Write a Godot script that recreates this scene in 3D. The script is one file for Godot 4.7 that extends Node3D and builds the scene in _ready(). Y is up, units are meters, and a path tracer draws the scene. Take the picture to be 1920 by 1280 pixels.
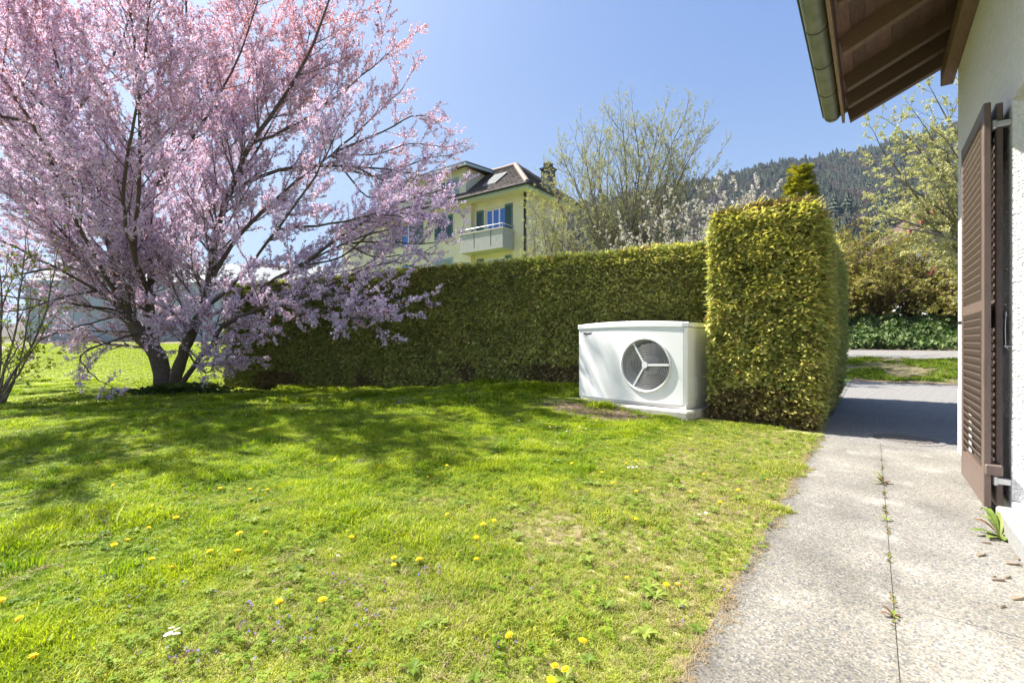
extends Node3D
# A lawn with a flowering cherry plum, a clipped conifer hedge and a heat pump, beside a house.
# Ground coordinates: x to the right, d forward of the camera (d = -z). Near the house, s runs along
# the house wall and n is the distance out from it (n grows towards the lawn).

var rng := RandomNumberGenerator.new()
var fine := FastNoiseLite.new()
var broad := FastNoiseLite.new()
var taken := {}
const EYE := 1.1

# ------------------------------------------------------------------ mesh building
class Geo:
	var v := PackedVector3Array()
	var nn := PackedVector3Array()
	var c := PackedColorArray()
	var uv := PackedVector2Array()
	var idx := PackedInt32Array()
	var smooth := false
	var colored := false
	func tri(a, b, d, col = null):
		var k := v.size()
		v.append(a); v.append(b); v.append(d)
		if col != null:
			colored = true
			c.append(col); c.append(col); c.append(col)
		idx.append(k); idx.append(k + 2); idx.append(k + 1)
	# corners run counter-clockwise seen from the front
	func quad(a, b, d, e, col = null):
		var k := v.size()
		v.append(a); v.append(b); v.append(d); v.append(e)
		if col != null:
			colored = true
			for i in 4: c.append(col)
		idx.append(k); idx.append(k + 2); idx.append(k + 1)
		idx.append(k); idx.append(k + 3); idx.append(k + 2)
	func hexa(p, col = null): # p: 4 bottom corners (counter-clockwise from above), then 4 top corners
		quad(p[4], p[5], p[6], p[7], col)
		quad(p[3], p[2], p[1], p[0], col)
		for i in 4:
			var j = (i + 1) % 4
			quad(p[i], p[j], p[4 + j], p[4 + i], col)
	func box(lo: Vector3, hi: Vector3, col = null):
		hexa([Vector3(lo.x, lo.y, hi.z), Vector3(hi.x, lo.y, hi.z), Vector3(hi.x, lo.y, lo.z), Vector3(lo.x, lo.y, lo.z),
			Vector3(lo.x, hi.y, hi.z), Vector3(hi.x, hi.y, hi.z), Vector3(hi.x, hi.y, lo.z), Vector3(lo.x, hi.y, lo.z)], col)
	# box with its long edges chamfered
	func bevel(lo: Vector3, hi: Vector3, b: float):
		var xs = [lo.x + b, hi.x - b]; var ys = [lo.y + b, hi.y - b]; var zs = [lo.z + b, hi.z - b]
		var P = func(ix, iy, iz, ax):
			var p = Vector3(xs[ix], ys[iy], zs[iz])
			if ax == 0: p.x = hi.x if ix else lo.x
			if ax == 1: p.y = hi.y if iy else lo.y
			if ax == 2: p.z = hi.z if iz else lo.z
			return p
		var ctr = (lo + hi) * .5
		var put = func(pts):
			var nrm = (pts[1] - pts[0]).cross(pts[2] - pts[0])
			var mid = Vector3()
			for q in pts: mid += q
			mid /= pts.size()
			if nrm.dot(mid - ctr) < 0: pts.reverse()
			if pts.size() == 4: quad(pts[0], pts[1], pts[2], pts[3])
			else: tri(pts[0], pts[1], pts[2])
		for k in 2:
			put.call([P.call(k, 0, 0, 0), P.call(k, 1, 0, 0), P.call(k, 1, 1, 0), P.call(k, 0, 1, 0)])
			put.call([P.call(0, k, 0, 1), P.call(1, k, 0, 1), P.call(1, k, 1, 1), P.call(0, k, 1, 1)])
			put.call([P.call(0, 0, k, 2), P.call(1, 0, k, 2), P.call(1, 1, k, 2), P.call(0, 1, k, 2)])
		for i in 2:
			for j in 2:
				put.call([P.call(0, i, j, 1), P.call(1, i, j, 1), P.call(1, i, j, 2), P.call(0, i, j, 2)])
				put.call([P.call(i, 0, j, 0), P.call(i, 1, j, 0), P.call(i, 1, j, 2), P.call(i, 0, j, 2)])
				put.call([P.call(i, j, 0, 0), P.call(i, j, 1, 0), P.call(i, j, 1, 1), P.call(i, j, 0, 1)])
				for k in 2:
					put.call([P.call(i, j, k, 0), P.call(i, j, k, 1), P.call(i, j, k, 2)])
	# swept tube, smooth
	func tube(pts: Array, radii: Array, sides: int, cap := false, col = null):
		smooth = true
		var base := v.size()
		var n: int = pts.size()
		var side := Vector3()
		for i in n:
			var t: Vector3 = (pts[min(i + 1, n - 1)] - pts[max(i - 1, 0)]).normalized()
			if i == 0:
				side = t.cross(Vector3.UP if absf(t.y) < .9 else Vector3.RIGHT).normalized()
			else:
				side = (side - t * side.dot(t)).normalized()
			var other := t.cross(side)
			for k in sides:
				var a := TAU * k / sides
				var nrm := side * cos(a) + other * sin(a)
				v.append(pts[i] + nrm * radii[i])
				nn.append(nrm)
				uv.append(Vector2(float(k) / sides, i))
				if col != null:
					colored = true
					c.append(col)
		for i in n - 1:
			for k in sides:
				var k2 := (k + 1) % sides
				var a0 := base + i * sides + k; var a1 := base + i * sides + k2
				var b0 := a0 + sides; var b1 := a1 + sides
				idx.append(a0); idx.append(b1); idx.append(a1)
				idx.append(a0); idx.append(b0); idx.append(b1)
		if cap:
			for e in [0, n - 1]:
				var t2: Vector3 = (pts[1] - pts[0]).normalized() * -1.0 if e == 0 else (pts[n - 1] - pts[n - 2]).normalized()
				var m := v.size()
				for k in sides:
					v.append(v[base + e * sides + k]); nn.append(t2); uv.append(Vector2())
					if col != null: c.append(col)
				for k in range(1, sides - 1):
					idx.append(m); idx.append(m + k + (1 if e else 0)); idx.append(m + k + (0 if e else 1))
	func mesh() -> ArrayMesh:
		var a := []
		a.resize(Mesh.ARRAY_MAX)
		a[Mesh.ARRAY_VERTEX] = v
		if smooth and nn.size() == v.size(): a[Mesh.ARRAY_NORMAL] = nn
		if colored and c.size() == v.size(): a[Mesh.ARRAY_COLOR] = c
		if uv.size() == v.size(): a[Mesh.ARRAY_TEX_UV] = uv
		a[Mesh.ARRAY_INDEX] = idx
		var m := ArrayMesh.new()
		m.add_surface_from_arrays(Mesh.PRIMITIVE_TRIANGLES, a)
		return m

# copies laid out as one MultiMesh
class Many:
	var b := PackedFloat32Array()
	var count := 0
	func add(x: Vector3, y: Vector3, z: Vector3, o: Vector3, col: Color):
		b.append_array(PackedFloat32Array([x.x, y.x, z.x, o.x, x.y, y.y, z.y, o.y, x.z, y.z, z.z, o.z, col.r, col.g, col.b, 1.0]))
		count += 1
	func node(called: String, m: Mesh, mat: Material) -> MultiMeshInstance3D:
		var mm := MultiMesh.new()
		mm.transform_format = MultiMesh.TRANSFORM_3D
		mm.use_colors = true
		mm.mesh = m
		mm.instance_count = count
		mm.buffer = b
		var n := MultiMeshInstance3D.new()
		n.name = called
		n.multimesh = mm
		n.material_override = mat
		return n

func rnd(a: float, b: float) -> float:
	return rng.randf_range(a, b)

func rv() -> Vector3:
	return Vector3(rng.randfn(), rng.randfn(), rng.randfn()).normalized()

func P(x: float, y: float, d: float) -> Vector3:
	return Vector3(x, y, -d)

func U(s: float, n: float, y := 0.0) -> Vector3:
	return Vector3(.6 * s - .8 * n, y, -(.8 * s + .6 * n))

# a point d metres forward, from angles measured on the photograph
func W(px: float, py: float, d: float) -> Vector3:
	return Vector3((px - 960.0) / 901.0 * d, EYE + (640.0 - py) / 901.0 * d, -d)

func ss(a: float, b: float, x: float) -> float:
	return smoothstep(a, b, x)

func ground(x: float, d: float) -> float:
	var s := .6 * x + .8 * d
	var n := -.8 * x + .6 * d
	var h := .3 * exp(-((x - .6) * (x - .6) / 9.0 + (d - 9.4) * (d - 9.4) / 7.0))
	h -= .26 * exp(-((x + 7.4) * (x + 7.4) / 8.0 + (d - 13.0) * (d - 13.0) / 4.0))
	h += .02 * exp(-((x - 2.2) * (x - 2.2) + (d - 7.4) * (d - 7.4)) / 1.6)
	h += 1.0 * ss(14.0, 34.0, d) * ss(2.0, -6.0, x)
	var w := ss(14.0, 6.0, n)
	if s > 16.5:
		var p := .58 * ss(16.3, 20.2, s) + .22 * clampf((s - 19.8) / 2.2, 0, 1) + 1.3 * clampf((s - 22.0) / 3.0, 0, 1)
		h = lerpf(h, p, w)
	return h

func on_ground(px: float, py: float) -> Vector3:
	var d := 901.0 * EYE / maxf(py - 640.0, 5.0)
	for i in 12:
		var g := ground((px - 960.0) / 901.0 * d, d)
		d = lerpf(d, 901.0 * (EYE - g) / maxf(py - 640.0, 5.0), .6)
	return P((px - 960.0) / 901.0 * d, ground((px - 960.0) / 901.0 * d, d), d)

# ------------------------------------------------------------------ naming
func numbered(called: String) -> String:
	if not taken.has(called):
		taken[called] = 0
		return called
	taken[called] += 1
	return "%s_%03d" % [called, taken[called]]

func tag(o: Node, label := "", category := "", group := "", kind := ""):
	if label: o.set_meta("label", label)
	if category: o.set_meta("category", category)
	if group: o.set_meta("group", group)
	if kind: o.set_meta("kind", kind)
	return o

func thing(called: String, label: String, category: String, at := Vector3.ZERO, basis := Basis(), group := "") -> Node3D:
	var o := Node3D.new()
	o.name = numbered(called)
	o.transform = Transform3D(basis, at)
	add_child(o)
	return tag(o, label, category, group)

func mi(called: String, m: Mesh, mat: Material, parent: Node = self) -> MeshInstance3D:
	var o := MeshInstance3D.new()
	o.mesh = m
	o.material_override = mat
	if parent == self:
		o.name = numbered(called)
	else:
		var k := 0
		var nm := called
		while parent.has_node(nm):
			k += 1
			nm = "%s_%03d" % [called, k]
		o.name = nm
	parent.add_child(o, true)
	return o

func part(called: String, g: Geo, mat: Material, parent: Node) -> MeshInstance3D:
	return mi(called, g.mesh(), mat, parent)

func struct(called: String, m: Mesh, mat: Material) -> MeshInstance3D:
	return tag(mi(called, m, mat), "", "", "", "structure")

# ------------------------------------------------------------------ materials
func lin(r: float, g: float, b: float) -> Color:
	return Color(r, g, b).linear_to_srgb()

func mat(col: Color, rough := .8, metal := 0.0) -> StandardMaterial3D:
	var m := StandardMaterial3D.new()
	m.albedo_color = col.linear_to_srgb()
	m.roughness = rough
	m.metallic = metal
	return m

func leafmat(back: Color, rough := .6) -> StandardMaterial3D:
	var m := StandardMaterial3D.new()
	m.vertex_color_use_as_albedo = true
	m.roughness = rough
	m.metallic_specular = .3
	m.backlight_enabled = true
	m.backlight = back.linear_to_srgb()
	m.cull_mode = BaseMaterial3D.CULL_DISABLED
	return m

func noise_tex(freq: float, type: int, ramp = null, size := 512, oct := 4, sd := 1, normal := false) -> NoiseTexture2D:
	var f := FastNoiseLite.new()
	f.noise_type = type
	f.frequency = freq
	f.fractal_octaves = oct
	f.seed = sd
	var t := NoiseTexture2D.new()
	t.width = size
	t.height = size
	t.seamless = true
	t.noise = f
	if ramp != null: t.color_ramp = ramp
	if normal:
		t.as_normal_map = true
	return t

func ramp(stops) -> Gradient:
	var g := Gradient.new()
	var o := PackedFloat32Array()
	var c := PackedColorArray()
	for s in stops:
		o.append(s[0])
		c.append(lin(s[1], s[2], s[3]))
	g.offsets = o
	g.colors = c
	return g

func tri_mat(m: StandardMaterial3D, scale: Vector3, world := true):
	m.uv1_triplanar = true
	m.uv1_world_triplanar = world
	m.uv1_scale = scale
	return m

# exposed-aggregate / stone speckle: every stone of a cellular pattern has its own grey
func cell_image(size: int, cells: int, cols: Array, sd: int) -> ImageTexture:
	var r := RandomNumberGenerator.new()
	r.seed = sd
	var pts := []
	for i in cells * cells:
		pts.append([r.randf(), r.randf(), cols[r.randi() % cols.size()], r.randf_range(.8, 1.15)])
	var im := Image.create(size, size, false, Image.FORMAT_RGB8)
	for y in size:
		for x in size:
			var fx := float(x) / size * cells
			var fy := float(y) / size * cells
			var cx := int(fx)
			var cy := int(fy)
			var b1 := 9.0
			var b2 := 9.0
			var who = null
			for j in [-1, 0, 1]:
				for i in [-1, 0, 1]:
					var q = pts[posmod(cy + j, cells) * cells + posmod(cx + i, cells)]
					var dx: float = cx + i + q[0] - fx
					var dy: float = cy + j + q[1] - fy
					var dd := dx * dx + dy * dy
					if dd < b1:
						b2 = b1; b1 = dd; who = q
					elif dd < b2: b2 = dd
			var edge := clampf((sqrt(b2) - sqrt(b1)) * 4.0, .0, 1.0)
			var c: Color = who[2] * who[3]
			im.set_pixel(x, y, Color(.33, .31, .27).lerp(c, .35 + .65 * edge).linear_to_srgb())
	return ImageTexture.create_from_image(im)

var M := {}
const EXPOSURE := 2.85
const SUN_EL := 52.0

func sun_dir() -> Vector3: # towards the sun
	var e := deg_to_rad(SUN_EL)
	return Vector3(-.887 * cos(e), sin(e), -.462 * cos(e)).normalized()

func sky_image() -> ImageTexture:
	var w := 512
	var h := 256
	var im := Image.create(w, h, false, Image.FORMAT_RGBF)
	var sun := sun_dir()
	for y in h:
		var pol := PI * (y + .5) / h
		for x in w:
			var az := TAU * (x + .5) / w
			var dir := Vector3(sin(az) * sin(pol), cos(pol), -cos(az) * sin(pol))
			var t := pow(1.0 - clampf(dir.y, 0, 1), 2.3)
			var c := Vector3(.050, .20, .64).lerp(Vector3(.58, .80, 1.02), t)
			var g := rad_to_deg(acos(clampf(dir.dot(sun), -1, 1)))
			c += Vector3(1.0, 1.0, .92) * 3.0 * exp(-g / 18.5)
			c += Vector3(.05, .05, .05) * exp(-g / 60.0)
			if dir.y < 0: c = Vector3(.30, .33, .26)
			c /= EXPOSURE
			im.set_pixel(x, y, Color(c.x, c.y, c.z))
	return ImageTexture.create_from_image(im)

func _ready():
	rng.seed = 4711
	fine.seed = 3
	fine.frequency = .9
	fine.fractal_octaves = 3
	broad.seed = 8
	broad.frequency = .22
	broad.fractal_octaves = 3
	# camera
	var cam := Camera3D.new()
	cam.name = "camera"
	cam.position = Vector3(0, EYE, 0)
	cam.fov = rad_to_deg(2.0 * atan(640.0 / 901.0))
	cam.near = .05
	cam.far = 6000
	add_child(cam)
	# sky and exposure
	var env := Environment.new()
	env.background_mode = Environment.BG_SKY
	var sm := PanoramaSkyMaterial.new()
	sm.panorama = sky_image()
	env.sky = Sky.new()
	env.sky.sky_material = sm
	env.tonemap_mode = Environment.TONE_MAPPER_LINEAR
	env.tonemap_exposure = EXPOSURE
	env.fog_enabled = true
	env.fog_density = .00009
	env.fog_light_color = Color(.80, .88, 1.0)
	env.sdfgi_enabled = true
	env.ssao_enabled = true
	env.ssil_enabled = true
	var we := WorldEnvironment.new()
	we.name = "world_environment"
	we.environment = env
	add_child(we)
	# sun
	var sun := DirectionalLight3D.new()
	sun.name = "sun"
	sun.light_energy = 1.6
	sun.light_color = Color(1.0, .97, .92)
	sun.light_angular_distance = .5
	sun.shadow_enabled = true
	add_child(sun)
	sun.look_at_from_position(Vector3.ZERO, -sun_dir())
	make_materials()
	build_ground()
	build_hills()
	build_house()
	build_apartment()
	build_red_house()
	build_glasshouse()
	build_hedges()
	build_pump()
	build_cherry()
	build_back_trees()
	build_bank()
	build_grass()
	build_flowers()
	build_path_details()

func make_materials():
	var SMOOTH := FastNoiseLite.TYPE_SIMPLEX_SMOOTH
	var VAL := FastNoiseLite.TYPE_VALUE
	# rough-cast white render
	var m := mat(Color(.80, .80, .79), .9)
	m.albedo_texture = noise_tex(.012, SMOOTH, ramp([[0, .84, .84, .83], [.5, .96, .96, .95], [1, 1, 1, 1]]), 512, 5, 5)
	m.heightmap_enabled = true
	m.heightmap_texture = noise_tex(.045, FastNoiseLite.TYPE_CELLULAR, null, 512, 2, 12)
	m.heightmap_scale = 1.1
	M.stucco = tri_mat(m, Vector3(2.4, 2.4, 2.4))
	m = mat(Color(.60, .60, .59), .9)
	m.albedo_texture = M.stucco.albedo_texture
	m.heightmap_enabled = true
	m.heightmap_texture = M.stucco.heightmap_texture
	m.heightmap_scale = .8
	M.plinth = tri_mat(m, Vector3(2.4, 2.4, 2.4))
	# concrete
	m = mat(Color(.50, .48, .44), .92)
	m.albedo_texture = noise_tex(.02, SMOOTH, ramp([[0, .6, .6, .58], [.5, .88, .88, .86], [1, 1.0, 1.0, 1.0]]), 512, 5, 9)
	m.heightmap_enabled = true
	m.heightmap_texture = noise_tex(.09, VAL, null, 512, 3, 10)
	m.heightmap_scale = .5
	M.concrete = tri_mat(m, Vector3(1.5, 1.5, 1.5))
	# exposed aggregate of the path
	var stones := [Color(.62, .59, .53), Color(.50, .48, .45), Color(.70, .66, .58), Color(.36, .37, .38), Color(.55, .49, .40), Color(.78, .76, .72), Color(.44, .43, .40), Color(.60, .56, .49), Color(.27, .28, .30)]
	m = StandardMaterial3D.new()
	m.roughness = .88
	m.albedo_texture = cell_image(512, 72, stones, 2)
	m.vertex_color_use_as_albedo = true
	m.heightmap_enabled = true
	m.heightmap_texture = m.albedo_texture
	m.heightmap_scale = .35
	M.aggregate = tri_mat(m, Vector3(1.9, 1.9, 1.9))
	# asphalt
	var grits := [Color(.11, .11, .115), Color(.15, .15, .15), Color(.19, .185, .18), Color(.13, .13, .135), Color(.26, .255, .25)]
	m = StandardMaterial3D.new()
	m.roughness = .9
	m.albedo_texture = cell_image(300, 56, grits, 5)
	m.vertex_color_use_as_albedo = true
	m.heightmap_enabled = true
	m.heightmap_texture = m.albedo_texture
	m.heightmap_scale = .3
	M.asphalt = tri_mat(m, Vector3(1.7, 1.7, 1.7))
	# soil under the lawn
	m = StandardMaterial3D.new()
	m.roughness = .95
	m.vertex_color_use_as_albedo = true
	m.albedo_texture = noise_tex(.06, VAL, ramp([[0, .35, .33, .3], [.5, .8, .8, .78], [1, 1, 1, 1]]), 512, 4, 21)
	m.heightmap_enabled = true
	m.heightmap_texture = m.albedo_texture
	m.heightmap_scale = 2.0
	M.soil = tri_mat(m, Vector3(1.1, 1.1, 1.1))
	# bark
	m = mat(Color(.185, .15, .115), .92)
	m.albedo_texture = noise_tex(.03, SMOOTH, ramp([[0, .25, .25, .27], [.45, .62, .60, .58], [.7, .9, .9, .85], [1, 1, 1, .92]]), 512, 5, 31)
	m.heightmap_enabled = true
	m.heightmap_texture = noise_tex(.04, SMOOTH, null, 512, 5, 32)
	m.heightmap_scale = 3.0
	M.bark = tri_mat(m, Vector3(2.6, .9, 2.6))
	M.twig = mat(Color(.135, .11, .10), .85)
	M.pale_twig = mat(Color(.20, .175, .13), .85)
	M.grey_twig = mat(Color(.17, .15, .135), .85)
	M.brown_twig = mat(Color(.15, .095, .065), .85)
	# woods (grain along the local x axis)
	for w in [["rafter", Color(.165, .10, .066), .65], ["board", Color(.155, .085, .062), .7], ["fascia", Color(.30, .20, .13), .7], ["purlin", Color(.21, .125, .08), .7]]:
		m = mat(w[1], w[2])
		m.albedo_texture = noise_tex(.03, SMOOTH, ramp([[0, .45, .42, .4], [.5, .85, .85, .85], [1, 1.0, 1.0, 1.0]]), 512, 4, 40)
		m.heightmap_enabled = true
		m.heightmap_texture = m.albedo_texture
		m.heightmap_scale = .12
		M[w[0]] = tri_mat(m, Vector3(.35, 5.0, 5.0), false)
	for k in 3:
		for nm in ["rafter", "board"]:
			var v: StandardMaterial3D = M[nm].duplicate()
			v.albedo_color = M[nm].albedo_color * [.9, 1.0, 1.09][k]
			v.uv1_offset = Vector3(.37 * k, .21 * k, .11 * k)
			M[nm + str(k)] = v
	M.gutter = mat(Color(.25, .27, .21), .5, .3)
	M.gutter.albedo_texture = noise_tex(.008, SMOOTH, ramp([[0, .6, .62, .55], [1, 1, 1, 1]]), 512, 4, 44)
	tri_mat(M.gutter, Vector3(1.2, 1.2, 1.2), true)
	M.gutter_rim = mat(Color(.06, .065, .06), .5, .3)
	M.shutter = mat(Color(.165, .12, .10), .5)
	M.shutter.albedo_texture = noise_tex(.015, SMOOTH, ramp([[0, .6, .6, .62], [.4, .88, .88, .88], [1, 1.0, 1.0, 1.0]]), 512, 5, 47)
	tri_mat(M.shutter, Vector3(3.0, .7, 3.0), true)
	M.zinc = mat(Color(.62, .63, .63), .42, .7)
	M.steel = mat(Color(.45, .45, .44), .5, .6)
	M.worn_concrete = mat(Color(.30, .30, .30), .92)
	M.worn_concrete.albedo_texture = M.concrete.albedo_texture
	tri_mat(M.worn_concrete, Vector3(3, 3, 3))
	M.dark = mat(Color(.03, .03, .032), .8)
	# coated sheet steel of the heat pump
	m = mat(Color(.82, .83, .84), .32)
	m.clearcoat_enabled = true
	m.clearcoat = .4
	m.clearcoat_roughness = .12
	M.white_sheet = m
	M.grille = mat(Color(.31, .32, .33), .45, .1)
	M.spoke = mat(Color(.66, .67, .68), .45)
	M.blade = mat(Color(.05, .052, .06), .4)
	M.hub = mat(Color(.30, .31, .33), .5)
	# glass and frames
	var g := StandardMaterial3D.new()
	g.albedo_color = Color(.30, .42, .62)
	g.roughness = .04
	g.metallic = .75
	M.pane = g
	M.pane_dark = mat(Color(.035, .045, .06), .06)
	M.frame = mat(Color(.80, .80, .78), .45)
	M.roof_tile = mat(Color(.115, .09, .08), .8)
	M.ridge_tile = mat(Color(.24, .19, .16), .8)

func grid(s0: float, s1: float, ns: int, n0: float, n1: float, nc: int, lift: float, paint: Callable, level = null) -> ArrayMesh:
	var g := Geo.new()
	g.smooth = true
	g.colored = true
	for i in ns + 1:
		for j in nc + 1:
			var s := lerpf(s0, s1, float(i) / ns)
			var n := lerpf(n0, n1, float(j) / nc)
			var p := U(s, n)
			p.y = (ground(p.x, -p.z) if level == null else level) + lift
			g.v.append(p)
			var e := .05
			var gx := ground(p.x + e, -p.z) - ground(p.x - e, -p.z)
			var gd := ground(p.x, -p.z + e) - ground(p.x, -p.z - e)
			g.nn.append(Vector3(-gx, 2.0 * e, gd).normalized() if level == null else Vector3.UP)
			g.c.append(paint.call(p, s, n))
	for i in ns:
		for j in nc:
			var a := i * (nc + 1) + j
			var b := a + nc + 1
			# s forward, n to the left: counter-clockwise from above is a, b, b+1, a+1
			g.idx.append_array(PackedInt32Array([a, b + 1, b, a, a + 1, b + 1]))
	return g.mesh()

func bareness(x: float, d: float) -> float: # 1 where the soil lies bare
	var b := 0.0
	# strip in front of the pump's base
	var q := Vector2(x - 1.15, d - 6.75)
	var al := q.x * .731 - q.y * .682
	var ac := q.x * .682 + q.y * .731
	b = maxf(b, ss(1.0, .4, sqrt(pow(al / 1.35, 2) + pow(ac / .62, 2)) + .35 * fine.get_noise_2d(x * 2.2, d * 2.2)))
	b = maxf(b, .85 * ss(1.0, .35, sqrt(pow((x + 2.1) / 1.1, 2) + pow((d - 7.6) / .45, 2)) + .5 * fine.get_noise_2d(x * 2.0 + 9, d * 2.0)))
	b = maxf(b, .55 * ss(1.0, .3, sqrt(pow((x - .35) / .55, 2) + pow((d - 2.95) / .35, 2)) + .6 * fine.get_noise_2d(x * 3.0, d * 3.0)))
	b = maxf(b, .5 * ss(1.0, .3, sqrt(pow((x - .3) / .6, 2) + pow((d - 3.6) / .25, 2)) + .6 * fine.get_noise_2d(x * 3.0 + 30, d * 3.0)))
	return b

func dryness(x: float, d: float) -> float: # short, mossy, strawy turf towards the path
	var n := -.8 * x + .6 * d
	var v := ss(3.0, .7, n) * .85 * ss(7.8, 5.5, d) + .45 * broad.get_noise_2d(x * 3.0, d * 3.0)
	return clampf(v, 0, 1)

func build_ground():
	var plain := func(p, s, n): return Color(.10, .12, .035)
	# broad sheet out to the horizon, a little below everything laid on it
	var g := Geo.new()
	for i in 24:
		for j in 24:
			var x0 := -1500.0 + i * 125.0
			var z0 := -1500.0 + j * 125.0
			g.quad(Vector3(x0, -.6, z0 + 125), Vector3(x0 + 125, -.6, z0 + 125), Vector3(x0 + 125, -.6, z0), Vector3(x0, -.6, z0), Color(.09, .11, .04))
	struct("ground", g.mesh(), M.soil)
	var lawn := func(p, s, n):
		var x: float = p.x
		var d: float = -p.z
		var k: float = .5 + .5 * fine.get_noise_2d(x * 1.3, d * 1.3)
		var c := Color(.26, .32, .045).lerp(Color(.38, .37, .11), k)
		c = c.lerp(Color(.36, .32, .17), dryness(x, d) * .8)
		c = c.lerp(Color(.21, .15, .105), bareness(x, d))
		if d > 13.0: c = c.lerp(Color(.30, .38, .06), ss(13, 18, d))
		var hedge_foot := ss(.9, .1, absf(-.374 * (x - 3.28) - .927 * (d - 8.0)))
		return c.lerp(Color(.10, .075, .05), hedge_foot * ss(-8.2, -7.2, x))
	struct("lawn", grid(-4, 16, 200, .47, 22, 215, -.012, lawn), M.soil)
	struct("meadow", grid(16, 60, 44, .47, 60, 60, -.016, func(p, s, n): return Color(.30, .38, .06)), M.soil)
	# path of exposed-aggregate slabs
	var path := Node3D.new()
	path.name = "path"
	add_child(path)
	tag(path, "", "", "", "structure")
	var slab := func(s0, s1, n0, n1):
		var dirt := func(p, s, n):
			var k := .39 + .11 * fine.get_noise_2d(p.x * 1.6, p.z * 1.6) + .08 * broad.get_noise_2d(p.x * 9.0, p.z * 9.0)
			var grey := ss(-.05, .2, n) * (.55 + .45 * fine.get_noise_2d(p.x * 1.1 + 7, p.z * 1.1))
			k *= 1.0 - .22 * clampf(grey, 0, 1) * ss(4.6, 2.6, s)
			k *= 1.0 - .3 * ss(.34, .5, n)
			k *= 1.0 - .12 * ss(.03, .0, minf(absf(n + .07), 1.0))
			k = k + .16 * ss(.42, .62, fine.get_noise_2d(p.x * 2.4 + 50, p.z * 2.4))
			return Color(k, k * .995, k * .98)
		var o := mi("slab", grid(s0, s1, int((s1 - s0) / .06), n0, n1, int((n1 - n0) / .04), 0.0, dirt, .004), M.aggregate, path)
		var e := Geo.new()
		for q in [[U(s0, n0), U(s0, n1)], [U(s0, n1), U(s1, n1)], [U(s1, n1), U(s1, n0)], [U(s1, n0), U(s0, n0)]]:
			var dn := Vector3(0, -.14, 0)
			var up := Vector3(0, .004, 0)
			e.quad(q[0] + dn, q[0] + up, q[1] + up, q[1] + dn, Color(.6, .58, .54))
		mi("slab_edge", e.mesh(), M.aggregate, o)
	slab.call(-4.0, 6.53, -.0708, .50)
	slab.call(-4.0, 2.555, -.72, -.074)
	slab.call(2.559, 6.53, -.72, -.074)
	var jf := Geo.new()
	jf.quad(U(-4, -.0741, -.0015), U(6.52, -.0741, -.0015), U(6.52, -.0707, -.0015), U(-4, -.0707, -.0015), Color(.42, .37, .29))
	mi("joint_filler", jf.mesh(), M.soil, path)
	# drive, verge, footway
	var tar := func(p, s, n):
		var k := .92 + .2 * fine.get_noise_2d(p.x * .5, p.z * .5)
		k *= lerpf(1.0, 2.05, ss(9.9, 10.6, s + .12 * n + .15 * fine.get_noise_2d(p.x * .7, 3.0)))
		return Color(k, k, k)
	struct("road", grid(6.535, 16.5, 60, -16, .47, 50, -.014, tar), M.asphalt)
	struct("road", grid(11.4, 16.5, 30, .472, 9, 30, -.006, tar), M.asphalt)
	var turf := func(p, s, n):
		var k: float = .5 + .5 * fine.get_noise_2d(p.x * 1.2, p.z * 1.2)
		var c := Color(.13, .13, .05).lerp(Color(.25, .20, .12), k)
		return c.lerp(Color(.23, .18, .13), ss(17.1, 16.6, s))
	struct("verge", grid(16.502, 19.8, 30, -16, 9, 50, -.002, turf), M.soil)
	struct("footway", grid(19.802, 21.8, 10, -16, 9, 40, .004, func(p, s, n): return Color(1.95, 1.9, 1.85) * (.95 + .12 * fine.get_noise_2d(p.x, p.z))), M.asphalt)
	struct("bank", grid(21.802, 40.0, 40, -24, 9, 40, .0, func(p, s, n): return Color(.09, .065, .045)), M.soil)

const RIDGE := [[-900, 40], [-300, 50], [40, 232], [140, 256], [280, 284], [370, 300], [480, 327], [560, 340], [640, 350], [700, 366], [780, 388], [840, 410], [1000, 452], [1300, 490], [1900, 520]]

func ridge(x: float) -> float:
	for i in RIDGE.size() - 1:
		if x < RIDGE[i + 1][0]:
			return lerpf(RIDGE[i][1], RIDGE[i + 1][1], clampf((x - RIDGE[i][0]) / float(RIDGE[i + 1][0] - RIDGE[i][0]), 0, 1))
	return 520.0

func hill(x: float, d: float) -> float:
	var t := clampf((d - 130.0) / 770.0, 0, 1.25)
	var xr := x / maxf(d, 200.0) * 900.0
	var r := ridge(lerpf(x, xr, .5))
	var f := t * (1.0 - .12 * sin(t * PI)) if t < 1 else 1.0 - (t - 1.0) * .6
	return -8.0 + r * f + 14.0 * broad.get_noise_2d(x * .05, d * .05) * minf(t * 4.0, 1.0) * (1.0 - .7 * ss(.8, 1.0, t))

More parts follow.
